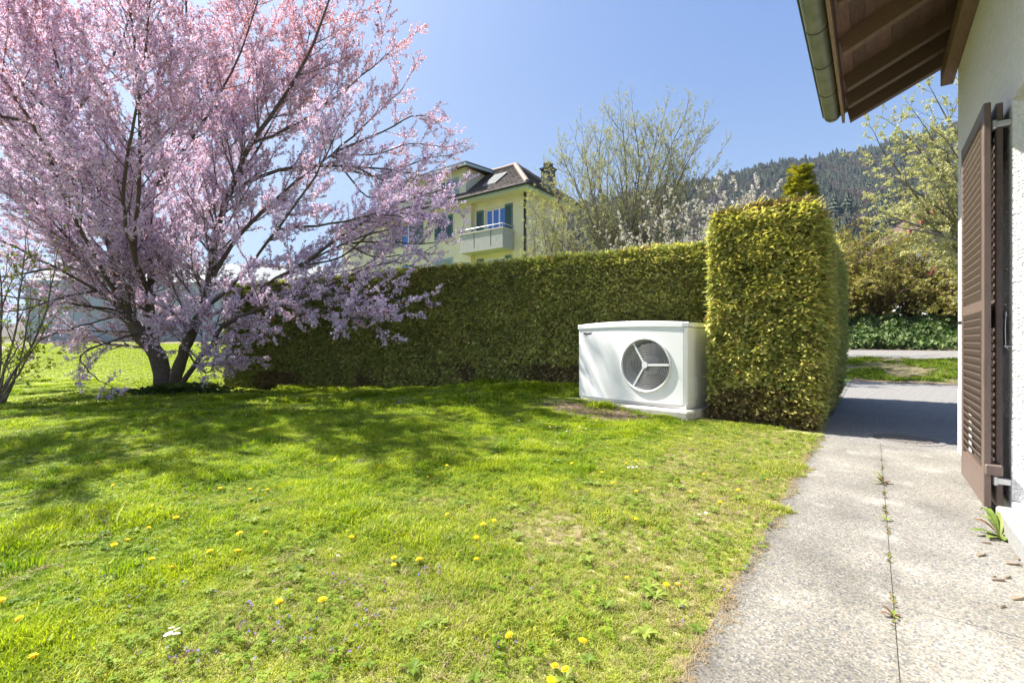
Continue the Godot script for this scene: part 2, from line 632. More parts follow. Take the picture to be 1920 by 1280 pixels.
func build_hills():
	var g := Geo.new()
	g.smooth = true
	g.colored = true
	var nx := 90
	var nd := 50
	for i in nx + 1:
		for j in nd + 1:
			var x := lerpf(-900, 1900, float(i) / nx)
			var d := lerpf(110, 1080, float(j) / nd)
			g.v.append(P(x, hill(x, d), d))
			var gx := hill(x + 3, d) - hill(x - 3, d)
			var gd := hill(x, d + 3) - hill(x, d - 3)
			g.nn.append(Vector3(-gx, 6, gd).normalized())
			g.c.append(Color(.095, .08, .065))
	for i in nx:
		for j in nd:
			var a := i * (nd + 1) + j
			var b := a + nd + 1
			g.idx.append_array(PackedInt32Array([a, a + 1, b + 1, a, b + 1, b]))
	struct("hills", g.mesh(), M.soil)
	# the wooded slope: firs in patches among leafless beeches
	var fir := Geo.new()
	for k in 7:
		var y0 := .12 + .125 * k
		var r0 := .36 * (1.0 - k / 7.3) + .015
		for q in 7:
			var a := TAU * (q + .5 * (k % 2)) / 7.0
			var a2 := a + TAU / 7.0
			var rr := r0 * (.75 + .5 * fposmod(sin(q * 12.9 + k * 78.2) * 43758.5, 1.0))
			var top := Vector3(0, y0 + .2, 0)
			fir.tri(top, Vector3(cos(a2) * r0 * .55, y0 + .03, sin(a2) * r0 * .55), Vector3(cos(a + .35) * rr, y0 - .02, sin(a + .35) * rr), Color(1, 1, 1))
			fir.tri(top, Vector3(cos(a + .35) * rr, y0 - .02, sin(a + .35) * rr), Vector3(cos(a) * r0 * .55, y0 + .03, sin(a) * r0 * .55), Color(.85, .85, .85))
	var beech := Geo.new()
	for k in 300:
		var dv := rv()
		dv.y = absf(dv.y) * 1.1 - .25
		var p := Vector3(0, .55, 0) + Vector3(dv.x * .33, dv.y * .42, dv.z * .33) * rnd(.55, 1.0)
		var w := rv() * .022
		var l := (dv + rv() * .6).normalized() * rnd(.07, .13)
		beech.tri(p - w, p + w, p + l, Color(1, 1, 1) * rnd(.75, 1.2))
	for k in 5:
		var a := rnd(0, TAU)
		var o := Vector3(cos(a), 0, sin(a)) * .12
		beech.quad(Vector3(-.008, 0, 0), Vector3(.008, 0, 0), Vector3(.006, .75, 0) + o, Vector3(-.006, .75, 0) + o, Color(1.3, 1.3, 1.3))
	var firs := Many.new()
	var beeches := Many.new()
	var far_mat := StandardMaterial3D.new()
	far_mat.vertex_color_use_as_albedo = true
	far_mat.roughness = .9
	far_mat.cull_mode = BaseMaterial3D.CULL_DISABLED
	for k in 32000:
		var d := sqrt(rnd(150.0 * 150.0, 925.0 * 925.0))
		var x := rnd(-.45, 1.5) * d
		var y := hill(x, d) - .5
		var patch := broad.get_noise_2d(x * .09 + 40, d * .09) + .5 * fine.get_noise_2d(x * .05, d * .05)
		if d > 840: patch += .12
		var yaw := rnd(0, TAU)
		if patch + rnd(-.07, .07) > .02:
			var h := rnd(11, 18) + 11.0 * pow(rng.randf(), 3.0)
			var w := h * rnd(.65, 1.25)
			var c := Color(.036, .052, .036).lerp(Color(.062, .08, .046), rng.randf())
			firs.add(Vector3(cos(yaw) * w, 0, sin(yaw) * w), Vector3(0, h, 0), Vector3(-sin(yaw) * w, 0, cos(yaw) * w), P(x, y, d), c)
		else:
			var h := rnd(9, 20)
			var w := h * rnd(.75, 1.25)
			var c := Color(.145, .118, .10).lerp(Color(.175, .143, .122), rng.randf())
			if rng.randf() < .06: c = Color(.15, .17, .07)
			beeches.add(Vector3(cos(yaw) * w, 0, sin(yaw) * w), Vector3(0, h, 0), Vector3(-sin(yaw) * w, 0, cos(yaw) * w), P(x, y, d), c)
	var f := firs.node("fir_forest", fir.mesh(), far_mat)
	add_child(f)
	tag(f, "dark green fir forest covering the distant hillside in patches", "forest", "", "stuff")
	var b := beeches.node("beech_forest", beech.mesh(), far_mat)
	add_child(b)
	tag(b, "leafless grey brown beech woodland between the firs on the hillside", "woodland", "", "stuff")

# ------------------------------------------------------------------ the near house
func L(s: float, y: float, n: float) -> Vector3: # in the house's own axes: x along the wall, z into the house
	return Vector3(s - 6.53, y, -(n + .69))

func lbox(g: Geo, s0: float, s1: float, y0: float, y1: float, n0: float, n1: float):
	g.box(L(s0, y0, maxf(n0, n1)), L(s1, y1, minf(n0, n1)))

func wall_cells(g: Geo, xs: Array, ys: Array, holes: Array, z0: float, z1: float):
	for i in xs.size() - 1:
		for j in ys.size() - 1:
			var cx: float = (xs[i] + xs[i + 1]) * .5
			var cy: float = (ys[j] + ys[j + 1]) * .5
			var open := false
			for h in holes:
				if cx > h[0] and cx < h[1] and cy > h[2] and cy < h[3]: open = true
			if not open:
				g.box(Vector3(xs[i], ys[j], z0), Vector3(xs[i + 1], ys[j + 1], z1))

func build_house():
	var hb := Basis(Vector3(.6, 0, -.8), Vector3.UP, Vector3(.8, 0, .6))
	var h := thing("house", "white rough-cast house with brown shutters and wooden eaves beside the path", "house", U(6.53, -.69), hb)
	# wall with the door opening at the near end
	var g := Geo.new()
	var x0 := -12.0
	wall_cells(g, [x0, 3.0 - 6.53, 4.205 - 6.53, 0.0], [-.3, .12, 2.58, 4.25], [[3.0 - 6.53, 4.205 - 6.53, .12, 2.58]], 0.0, .32)
	# gable end and far walls
	g.box(Vector3(-.32, -.3, .32), Vector3(0, 4.25, 8.0))
	g.box(Vector3(x0, -.3, .32), Vector3(x0 + .32, 4.25, 8.0))
	g.box(Vector3(x0, -.3, 8.0), Vector3(0, 4.25, 8.32))
	for e in [0.0, x0 + .32]: # gable triangles
		g.hexa([Vector3(e - .32, 4.25, 8.32), Vector3(e, 4.25, 8.32), Vector3(e, 4.25, 0), Vector3(e - .32, 4.25, 0),
			Vector3(e - .32, 6.05, 4.3), Vector3(e, 6.05, 4.3), Vector3(e, 6.05, 4.0), Vector3(e - .32, 6.05, 4.0)])
	part("wall", g, M.stucco, h)
	g = Geo.new()
	lbox(g, 4.205, 6.535, -.3, .62, -.69, -.6865)
	g.box(Vector3(.0, -.3, -.004), Vector3(.005, .62, 8.0))
	part("plinth", g, M.plinth, h)
	g = Geo.new()
	g.bevel(L(2.9, -.1, -.595), L(4.07, .115, -1.2), .012)
	part("threshold", g, M.worn_concrete, h)
	g = Geo.new() # splayed reveal of the door opening
	g.hexa([L(4.207, .12, -.6915), L(4.207, .12, -.9), L(4.09, .12, -.9), L(4.2069, .12, -.6914), L(4.207, 2.581, -.6915), L(4.207, 2.581, -.9), L(4.09, 2.581, -.9), L(4.2069, 2.581, -.6914)])
	part("reveal", g, M.stucco, h)
	# glazed door set back in the opening
	g = Geo.new()
	var dz := .2
	for b in [[3.0, 3.09, .115, 2.58], [4.0, 4.09, .115, 2.58], [3.56, 3.66, .2, 2.5], [3.09, 4.0, .115, .24], [3.09, 4.0, 2.48, 2.58]]:
		g.box(Vector3(b[0] - 6.53, b[2], dz), Vector3(b[1] - 6.53, b[3], dz + .07 + .002 * b[0]))
	var door := part("door", g, M.shutter, h)
	g = Geo.new()
	g.box(Vector3(3.08 - 6.53, .23, dz + .03), Vector3(4.005 - 6.53, 2.49, dz + .042))
	part("pane", g, M.pane, door)
	g = Geo.new()
	g.box(Vector3(x0 + .4, -.2, .5), Vector3(-.4, -.1, 7.9))
	part("floor", g, M.concrete, h)
	# roof: rafters, boards between them, fascia, gutter, tiles above
	var pitch := .445 # rise per metre
	var ry := func(n): return 3.67 + (.215 - n) * pitch # underside of the rafters
	g = Geo.new()
	for s in [6.93, 6.50, 6.06, 5.29, 4.51, 3.74, 2.97, 2.2, 1.43, .66, -.11, -.88, -1.65, -2.42, -3.2, -4.0, -4.8]:
		g = Geo.new()
		var lo := .205
		var hi := -.72
		var s0: float = s - .085
		var pts := []
		# plumb-cut tail with its lower corner taken off
		var y0: float = ry.call(lo)
		var y1: float = ry.call(hi)
		pts = [L(s0, y0, lo), L(s, y0, lo), L(s, y1, hi), L(s0, y1, hi), L(s0, y0 + .155, lo + .03), L(s, y0 + .155, lo + .03), L(s, y1 + .155, hi), L(s0, y1 + .155, hi)]
		g.hexa([pts[0], pts[1], pts[2], pts[3], pts[4], pts[5], pts[6], pts[7]])
		var o := part("rafter", g, M["rafter" + str(rng.randi() % 3)], h)
	# boards lie on the rafters, along the eaves
	for k in 10:
		g = Geo.new()
		var n1 := .245 - .098 * k
		var n0 := n1 - .095
		var ya: float = ry.call(n1) + .157
		var yb: float = ry.call(n0) + .157
		var off := .003 * float(k % 2)
		g.hexa([L(-5.2, ya + off, n1), L(6.935, ya + off, n1), L(6.935, yb + off, n0), L(-5.2, yb + off, n0), L(-5.2, ya + .02, n1), L(6.935, ya + .02, n1), L(6.935, yb + .02, n0), L(-5.2, yb + .02, n0)])
		part("soffit_board", g, M["board" + str(rng.randi() % 3)], h)
	g = Geo.new()
	g.box(L(-5.2, 3.70, .285), L(6.95, 3.93, .258))
	part("fascia", g, M.fascia, h)
	g = Geo.new()
	g.bevel(L(-5.0, 3.82, -.585), L(6.86, 4.0, -.688), .006)
	part("wall_plate", g, M.purlin, h)
	# gutter: half round, with a rolled rim and seams
	g = Geo.new()
	g.smooth = true
	var gc := Vector2(.382, 3.815) # n, y
	var R := .083
	var NS := 14
	for ring in 2:
		for i in NS + 1:
			var a := PI + PI * i / NS
			var dirv := Vector2(cos(a), sin(a))
			for e in 2:
				var rr := R - .003 * ring
				g.v.append(L(-5.2 if e == 0 else 6.93, gc.y + dirv.y * rr, gc.x - dirv.x * rr))
				var nv := Vector3(0, dirv.y, dirv.x) * (1.0 if ring == 0 else -1.0)
				g.nn.append(nv)
	for ring in 2:
		for i in NS:
			var a := ring * (NS + 1) * 2 + i * 2
			if ring == 0: g.idx.append_array(PackedInt32Array([a, a + 3, a + 1, a, a + 2, a + 3]))
			else: g.idx.append_array(PackedInt32Array([a, a + 1, a + 3, a, a + 3, a + 2]))
	var gut := part("gutter", g, M.gutter, h)
	g = Geo.new()
	for i in NS: # end stop
		var a0 := PI + PI * i / NS
		var a1 := PI + PI * (i + 1) / NS
		g.tri(L(6.931, gc.y, gc.x), L(6.931, gc.y + sin(a0) * R, gc.x - cos(a0) * R), L(6.931, gc.y + sin(a1) * R, gc.x - cos(a1) * R))
	part("end_stop", g, M.gutter, gut)
	g = Geo.new()
	g.tube([L(-5.2, gc.y + .002, gc.x + R + .006), L(6.935, gc.y + .002, gc.x + R + .006)], [.011, .011], 8, true)
	part("rim", g, M.gutter_rim, gut)
	for s in [6.86, 6.18, 5.52, 4.86, 4.2, 3.54, 2.88, 2.2, 1.4, .6, -.2]:
		g = Geo.new()
		var pts := []
		var rad := []
		for i in 15:
			var a := PI + PI * i / 14.0
			pts.append(L(s, gc.y + sin(a) * (R + .001), gc.x - cos(a) * (R + .001)))
			rad.append(.006)
		g.tube(pts, rad, 5)
		part("gutter_ring", g, M.gutter_rim, gut)
	g = Geo.new()
	var top := func(n): return 3.67 + (.215 - n) * pitch + .2
	var nr := -4.85
	g.hexa([L(-5.4, top.call(.33) - .02, .33), L(7.0, top.call(.33) - .02, .33), L(7.0, top.call(nr) - .02, nr), L(-5.4, top.call(nr) - .02, nr), L(-5.4, top.call(.33) + .05, .33), L(7.0, top.call(.33) + .05, .33), L(7.0, top.call(nr) + .05, nr), L(-5.4, top.call(nr) + .05, nr)])
	var n9 := -9.9
	g.hexa([L(-5.4, top.call(nr) - .02, nr), L(7.0, top.call(nr) - .02, nr), L(7.0, top.call(.33) - .02, n9), L(-5.4, top.call(.33) - .02, n9), L(-5.4, top.call(nr) + .05, nr), L(7.0, top.call(nr) + .05, nr), L(7.0, top.call(.33) + .05, n9), L(-5.4, top.call(.33) + .05, n9)])
	part("roof", g, M.roof_tile, h)
	# two folded leaves of the door's louvred shutter
	build_shutter(h, 4.19, 5.13, -.56, .035)
	build_shutter(h, 4.24, 5.17, -.622, .034)
	# stays that hold the leaves, and the wind hook
	g = Geo.new()
	g.bevel(L(4.215, 2.44, -.606), L(4.26, 2.475, -.69), .004)
	g.bevel(L(4.21, 2.43, -.60), L(4.275, 2.485, -.625), .006)
	part("hinge", g, M.zinc, h)
	g = Geo.new()
	g.bevel(L(4.212, .21, -.61), L(4.255, .25, -.69), .004)
	g.bevel(L(4.208, .20, -.605), L(4.265, .26, -.63), .006)
	part("hinge", g, M.zinc, h)
	g = Geo.new()
	g.bevel(L(4.165, .27, -.565), L(4.25, .335, -.645), .006)
	part("fold_strap", g, M.shutter, h)
	g = Geo.new()
	var ring := []
	var rr2 := []
	for i in 11:
		ring.append(L(4.225 - .012 * cos(TAU * i / 10.0), 1.27 + .016 * sin(TAU * i / 10.0), -.665))
		rr2.append(.0028)
	g.tube(ring, rr2, 5)
	g.tube([L(4.225, 1.255, -.665), L(4.223, 1.18, -.662), L(4.223, 1.07, -.664), L(4.225, 1.05, -.676)], [.003, .003, .003, .003], 5, true)
	g.tube([L(4.22, 1.07, -.655), L(4.22, 1.07, -.69)], [.004, .004], 5, true)
	part("wind_hook", g, M.zinc, h)
	g = Geo.new()
	g.bevel(L(5.14, 1.235, -.545), L(5.19, 1.26, -.69), .004)
	part("shutter_catch", g, M.dark, h)

func build_shutter(h: Node3D, s0: float, s1: float, n: float, t: float):
	var y0 := .065
	var y1 := 2.595
	var g := Geo.new()
	var fr := .075
	g.bevel(L(s0, y0, n), L(s0 + fr, y1, n - t), .004)
	g.bevel(L(s1 - fr, y0, n), L(s1, y1, n - t), .004)
	for r in [[y0, y0 + .19], [1.285, 1.365], [y1 - .10, y1]]:
		g.box(L(s0 + fr, r[0], n - .002), L(s1 - fr, r[1], n - t + .002))
	var sh := part("shutter", g, M.shutter, h)
	var hw := t * .5 + .003
	var w := s1 - s0 - 2 * fr
	var sm := Geo.new()
	var a := [Vector3(0, .034, -hw), Vector3(w, .034, -hw), Vector3(w, -.044, hw), Vector3(0, -.044, hw)]
	var up := Vector3(0, .007, 0)
	sm.quad(a[0] + up, a[3] + up, a[2] + up, a[1] + up)
	sm.quad(a[0], a[1], a[2], a[3])
	sm.quad(a[0], a[0] + up, a[1] + up, a[1])
	sm.quad(a[3], a[2], a[2] + up, a[3] + up)
	var m := sm.mesh()
	for span in [[y0 + .19, 1.285], [1.365, y1 - .10]]:
		var k := int((span[1] - span[0]) / .051)
		var st: float = (span[1] - span[0]) / k
		for i in k:
			var o := mi("slat", m, M.shutter, sh)
			o.position = L(s0 + fr, span[0] + st * (i + .5), n - t * .5)

# ------------------------------------------------------------------ apartment house
func window(b: Node3D, a0: float, a1: float, y0: float, y1: float, z: float, lights: int):
	var g := Geo.new()
	var f := .07
	for e in [[a0, a0 + f, y0, y1], [a1 - f, a1, y0, y1], [a0 + f, a1 - f, y0, y0 + f], [a0 + f, a1 - f, y1 - f, y1]]:
		g.box(Vector3(e[0], e[2], z + .08), Vector3(e[1], e[3], z + .14))
	for i in range(1, lights):
		var x := lerpf(a0, a1, float(i) / lights)
		g.box(Vector3(x - .05, y0 + f, z + .078), Vector3(x + .05, y1 - f, z + .138))
	var w := part("window", g, M.frame, b)
	for i in lights:
		g = Geo.new()
		g.box(Vector3(lerpf(a0, a1, float(i) / lights) + .05, y0 + f, z + .10), Vector3(lerpf(a0, a1, float(i + 1) / lights) - .05, y1 - f, z + .115))
		part("pane", g, M.pane if rng.randf() < .7 else M.pane_dark, w)
	g = Geo.new()
	g.box(Vector3(a0 - .08, y0 - .07, z - .05), Vector3(a1 + .08, y0 - .003, z + .16))
	part("sill", g, M.cream_trim, b)

func louvre(b: Node3D, a0: float, a1: float, y0: float, y1: float, z: float, mt: Material):
	var g := Geo.new()
	var f := .06
	for e in [[a0, a0 + f, y0, y1], [a1 - f, a1, y0, y1], [a0 + f, a1 - f, y0, y0 + .1], [a0 + f, a1 - f, y1 - .1, y1]]:
		g.box(Vector3(e[0], e[2], z - .05), Vector3(e[1], e[3], z - .005))
	var y := y0 + .1
	while y < y1 - .12:
		g.quad(Vector3(a1 - f, y, z - .045), Vector3(a0 + f, y, z - .045), Vector3(a0 + f, y + .06, z - .01), Vector3(a1 - f, y + .06, z - .01))
		y += .055
	part("shutter", g, mt, b)

func build_apartment():
	var cream := mat(Color(.80, .74, .53), .9)
	cream.albedo_texture = noise_tex(.006, FastNoiseLite.TYPE_SIMPLEX_SMOOTH, ramp([[0, .84, .84, .82], [1, 1, 1, 1]]), 512, 5, 61)
	tri_mat(cream, Vector3(.3, .3, .3))
	M.cream_trim = mat(Color(.60, .58, .50), .8)
	var teal := mat(Color(.085, .165, .17), .55)
	var pale_teal := mat(Color(.36, .46, .46), .6)
	var conc := mat(Color(.47, .47, .44), .9)
	conc.albedo_texture = noise_tex(.02, FastNoiseLite.TYPE_SIMPLEX_SMOOTH, ramp([[0, .45, .44, .42], [.45, .92, .92, .9], [1, 1, 1, 1]]), 512, 4, 63)
	tri_mat(conc, Vector3(1.6, .25, 1.6))
	var bb := Basis(Vector3(-0.7986, 0, -0.6018), Vector3.UP, Vector3(0.6018, 0, -0.7986))
	var b := thing("apartment_house", "cream apartment house with teal shutters, balcony and brown tiled hip roof behind the hedge", "building", P(.78, 0, 24.96), bb)
	var g := Geo.new()
	# set-back wall with the balcony, then the flush wall to its left
	wall_cells(g, [0.0, 1.43, 2.82, 3.667], [-1.0, 3.3, 5.66, 6.05, 8.38, 8.86], [[1.43, 2.82, 3.3, 5.66], [1.43, 2.82, 6.05, 8.38]], 0.0, .3)
	wall_cells(g, [3.667, 5.08, 6.5, 8.3, 9.7, 16.0], [-1.0, 1.8, 3.2, 4.5, 5.98, 7.1, 8.46, 8.86], [[5.08, 6.5, 4.5, 5.98], [5.08, 6.5, 7.1, 8.46], [8.3, 9.7, 4.5, 5.98], [8.3, 9.7, 7.1, 8.46]], -.27, .03)
	g.box(Vector3(3.667, -1, .03), Vector3(3.967, 8.86, .3))
	g.box(Vector3(0, -1, .3), Vector3(.3, 8.86, 4.1))
	g.box(Vector3(.3, -1, 3.8), Vector3(16, 8.86, 4.1))
	g.box(Vector3(15.7, -1, .03), Vector3(16, 8.86, 3.8))
	part("wall", g, cream, b)
	g = Geo.new()
	g.box(Vector3(.35, 5.7, .35), Vector3(15.6, 6.0, 3.7))
	g.box(Vector3(.35, 2.9, .35), Vector3(15.6, 3.1, 3.7))
	part("floor", g, conc, b)
	# dormer across the left of the roof
	g = Geo.new()
	wall_cells(g, [4.19, 5.45, 6.75, 12.0], [8.86, 9.62, 10.6, 11.05], [[5.45, 6.75, 9.62, 10.6]], -.1, .15)
	g.box(Vector3(4.19, 8.86, .15), Vector3(4.44, 11.05, 2.0))
	g.box(Vector3(11.75, 8.86, .15), Vector3(12.0, 11.05, 2.0))
	var dorm := part("dormer", g, cream, b)
	g = Geo.new()
	g.hexa([Vector3(12.5, 11.0, -.6), Vector3(3.75, 11.0, -.6), Vector3(3.75, 11.22, 2.4), Vector3(12.5, 11.22, 2.4), Vector3(12.5, 11.16, -.6), Vector3(3.75, 11.16, -.6), Vector3(3.75, 11.38, 2.4), Vector3(12.5, 11.38, 2.4)])
	part("dormer_roof", g, M.roof_tile, dorm)
	g = Geo.new()
	g.box(Vector3(3.72, 10.93, -.63), Vector3(12.53, 11.07, -.603))
	g.hexa([Vector3(3.747, 10.93, -.6), Vector3(3.72, 10.93, -.6), Vector3(3.72, 11.15, 2.4), Vector3(3.747, 11.15, 2.4), Vector3(3.747, 11.07, -.6), Vector3(3.72, 11.07, -.6), Vector3(3.72, 11.29, 2.4), Vector3(3.747, 11.29, 2.4)])
	part("dormer_fascia", g, pale_teal, dorm)
	# hip roof
	var e0 := -.62
	var e1 := 16.62
	var z0 := -.85
	var z1 := 4.72
	var ye := 8.98
	var yr := 11.25
	var hz := (z1 - z0) * .5
	var A := Vector3(e0, ye, z0); var B := Vector3(e1, ye, z0); var C := Vector3(e1, ye, z1); var D := Vector3(e0, ye, z1)
	var R0 := Vector3(e0 + hz, yr, z0 + hz); var R1 := Vector3(e1 - hz, yr, z0 + hz)
	g = Geo.new()
	var rows := 17
	# courses of tiles, each lapping the one below
	for f in [[A, B, R0, R1], [D, A, R0, R0], [C, D, R1, R0], [B, C, R1, R1]]:
		for k in rows:
			var t0 := float(k) / rows
			var t1 := float(k + 1) / rows
			var p0: Vector3 = f[0].lerp(f[2], t0); var p1: Vector3 = f[1].lerp(f[3], t0)
			var q0: Vector3 = f[0].lerp(f[2], t1); var q1: Vector3 = f[1].lerp(f[3], t1)
			var lift := Vector3(0, .05, 0)
			var len := p0.distance_to(p1)
			var cols := maxi(1, int(len / .26))
			for c in cols:
				var u0 := float(c) / cols
				var u1 := float(c + 1) / cols
				var jit := Vector3(0, rnd(0, .022), 0)
				var a0 := p0.lerp(p1, u0) + lift + jit; var a1 := p0.lerp(p1, u1) + lift
				var c0 := q0.lerp(q1, u0); var c1 := q0.lerp(q1, u1)
				var sh := rnd(.7, 1.3)
				g.quad(a1, a0, c0, c1, Color(.13, .098, .085) * sh)
				g.quad(a0, a1, p0.lerp(p1, u1), p0.lerp(p1, u0), Color(.07, .055, .05))
	var tm := StandardMaterial3D.new()
	tm.vertex_color_use_as_albedo = true
	tm.roughness = .8
	var roof := part("roof", g, tm, b)
	g = Geo.new()
	g.quad(A + Vector3(0, -.01, 0), D + Vector3(0, -.01, 0), C + Vector3(0, -.01, 0), B + Vector3(0, -.01, 0))
	g.box(Vector3(e0 + .02, 8.865, z0 + .02), Vector3(e1 - .02, 8.95, z1 - .02))
	part("soffit", g, M.cream_trim, roof)
	g = Geo.new()
	g.box(Vector3(e0 - .03, 8.8, z0 - .03), Vector3(e1, 8.97, z0 + .018))
	g.box(Vector3(e0 - .03, 8.8, z0 + .018), Vector3(e0 + .018, 8.97, z1))
	part("fascia", g, pale_teal, roof)
	g = Geo.new()
	g.tube([Vector3(e0 - .1, 8.97, z0 - .1), Vector3(e1, 8.97, z0 - .1)], [.075, .075], 8, true)
	g.tube([Vector3(e0 - .1, 8.97, z0 - .1), Vector3(e0 - .1, 8.97, z1)], [.075, .075], 8, true)
	part("gutter", g, M.dark, roof)
	g = Geo.new()
	for l in [[A, R0], [D, R0], [R0, R1]]:
		var pts := []
		var rad := []
		for i in 13:
			pts.append(l[0].lerp(l[1], i / 12.0) + Vector3(0, .06, 0))
			rad.append(.13 if i % 2 else .15)
		g.tube(pts, rad, 6, true)
	part("ridge", g, M.ridge_tile, roof)
	# skylight lying in the slope
	g = Geo.new()
	var sl := func(a, t, up): return Vector3(a, lerpf(ye, yr, t) + up, lerpf(z0, z0 + hz, t))
	g.hexa([sl.call(3.0, .3, .02), sl.call(2.1, .3, .02), sl.call(2.1, .68, .02), sl.call(3.0, .68, .02), sl.call(3.0, .3, .14), sl.call(2.1, .3, .14), sl.call(2.1, .68, .14), sl.call(3.0, .68, .14)])
	var sk := part("skylight", g, mat(Color(.2, .2, .2), .6), b)
	g = Geo.new()
	g.quad(sl.call(2.92, .33, .15), sl.call(2.18, .33, .15), sl.call(2.18, .65, .15), sl.call(2.92, .65, .15))
	part("pane", g, mat(Color(.10, .115, .12), .8), sk)
	# chimney
	g = Geo.new()
	g.box(Vector3(.35, 9.0, 2.75), Vector3(.95, 11.0, 3.35))
	var ch := part("chimney", g, mat(Color(.075, .078, .085), .7), b)
	g = Geo.new()
	g.box(Vector3(.28, 11.002, 2.68), Vector3(1.02, 11.09, 3.42))
	g.box(Vector3(.45, 11.09, 2.85), Vector3(.85, 11.4, 3.25))
	part("chimney_cap", g, M.dark, ch)
	# balcony: slab, parapet with three joints, rail
	g = Geo.new()
	g.box(Vector3(.83, 5.93, -1.0), Vector3(3.82, 6.1, -.002))
	g.box(Vector3(.83, 6.1, -1.0), Vector3(3.82, 6.93, -.9))
	g.box(Vector3(.83, 6.1, -.9), Vector3(.93, 6.93, -.002))
	g.box(Vector3(3.72, 6.1, -.9), Vector3(3.82, 6.93, -.275))
	var bal := part("balcony", g, conc, b)
	g = Geo.new()
	g.box(Vector3(.79, 6.932, -1.04), Vector3(3.86, 6.99, -.86))
	g.box(Vector3(.79, 6.932, -.86), Vector3(.97, 6.99, -.002))
	part("parapet_cap", g, M.cream_trim, bal)
	for x: float in [1.62, 2.78]:
		g = Geo.new()
		g.box(Vector3(x - .02, 6.12, -1.004), Vector3(x + .02, 6.92, -.99))
		part("joint", g, M.dark, bal)
	g = Geo.new()
	g.tube([Vector3(.88, 7.2, -.01), Vector3(.88, 7.2, -.95), Vector3(3.77, 7.2, -.95), Vector3(3.77, 7.2, -.28)], [.022, .022, .022, .022], 6)
	for x: float in [.88, 1.84, 2.8, 3.77]:
		g.tube([Vector3(x, 6.99, -.95), Vector3(x, 7.2, -.95)], [.015, .015], 5)
	part("rail", g, M.zinc, bal)
	# awning rolled up beside the balcony, downpipe on the corner
	g = Geo.new()
	g.tube([Vector3(.08, 8.85, -.09), Vector3(.08, -1, -.09)], [.06, .06], 8)
	part("downpipe", g, M.dark, b)
	window(b, 1.43, 2.82, 6.12, 8.38, 0.0, 3)
	window(b, 1.43, 2.82, 3.3, 5.66, 0.0, 3)
	window(b, 5.08, 6.5, 7.1, 8.46, -.27, 2)
	window(b, 5.08, 6.5, 4.5, 5.98, -.27, 2)
	window(b, 8.3, 9.7, 7.1, 8.46, -.27, 2)
	window(b, 8.3, 9.7, 4.5, 5.98, -.27, 2)
	window(b, 5.45, 6.75, 9.62, 10.6, -.1, 3)
	louvre(b, .93, 1.43, 6.15, 8.45, 0.0, teal)
	louvre(b, 2.95, 3.45, 6.15, 8.4, 0.0, teal)
	louvre(b, .93, 1.43, 3.35, 5.7, 0.0, teal)
	louvre(b, 2.95, 3.4, 3.35, 5.7, 0.0, teal)
	louvre(b, 5.06, 5.78, 7.1, 8.46, -.27, teal)
	louvre(b, 5.8, 6.52, 7.1, 8.46, -.29, teal)
	louvre(b, 9.75, 10.45, 7.1, 8.46, -.27, teal)
	louvre(b, 7.55, 8.25, 7.1, 8.46, -.27, teal)
	louvre(b, 5.06, 5.78, 4.5, 5.98, -.27, pale_teal)
	louvre(b, 5.8, 6.52, 4.5, 5.98, -.29, pale_teal)
	louvre(b, 4.75, 5.4, 9.62, 10.6, -.1, pale_teal)

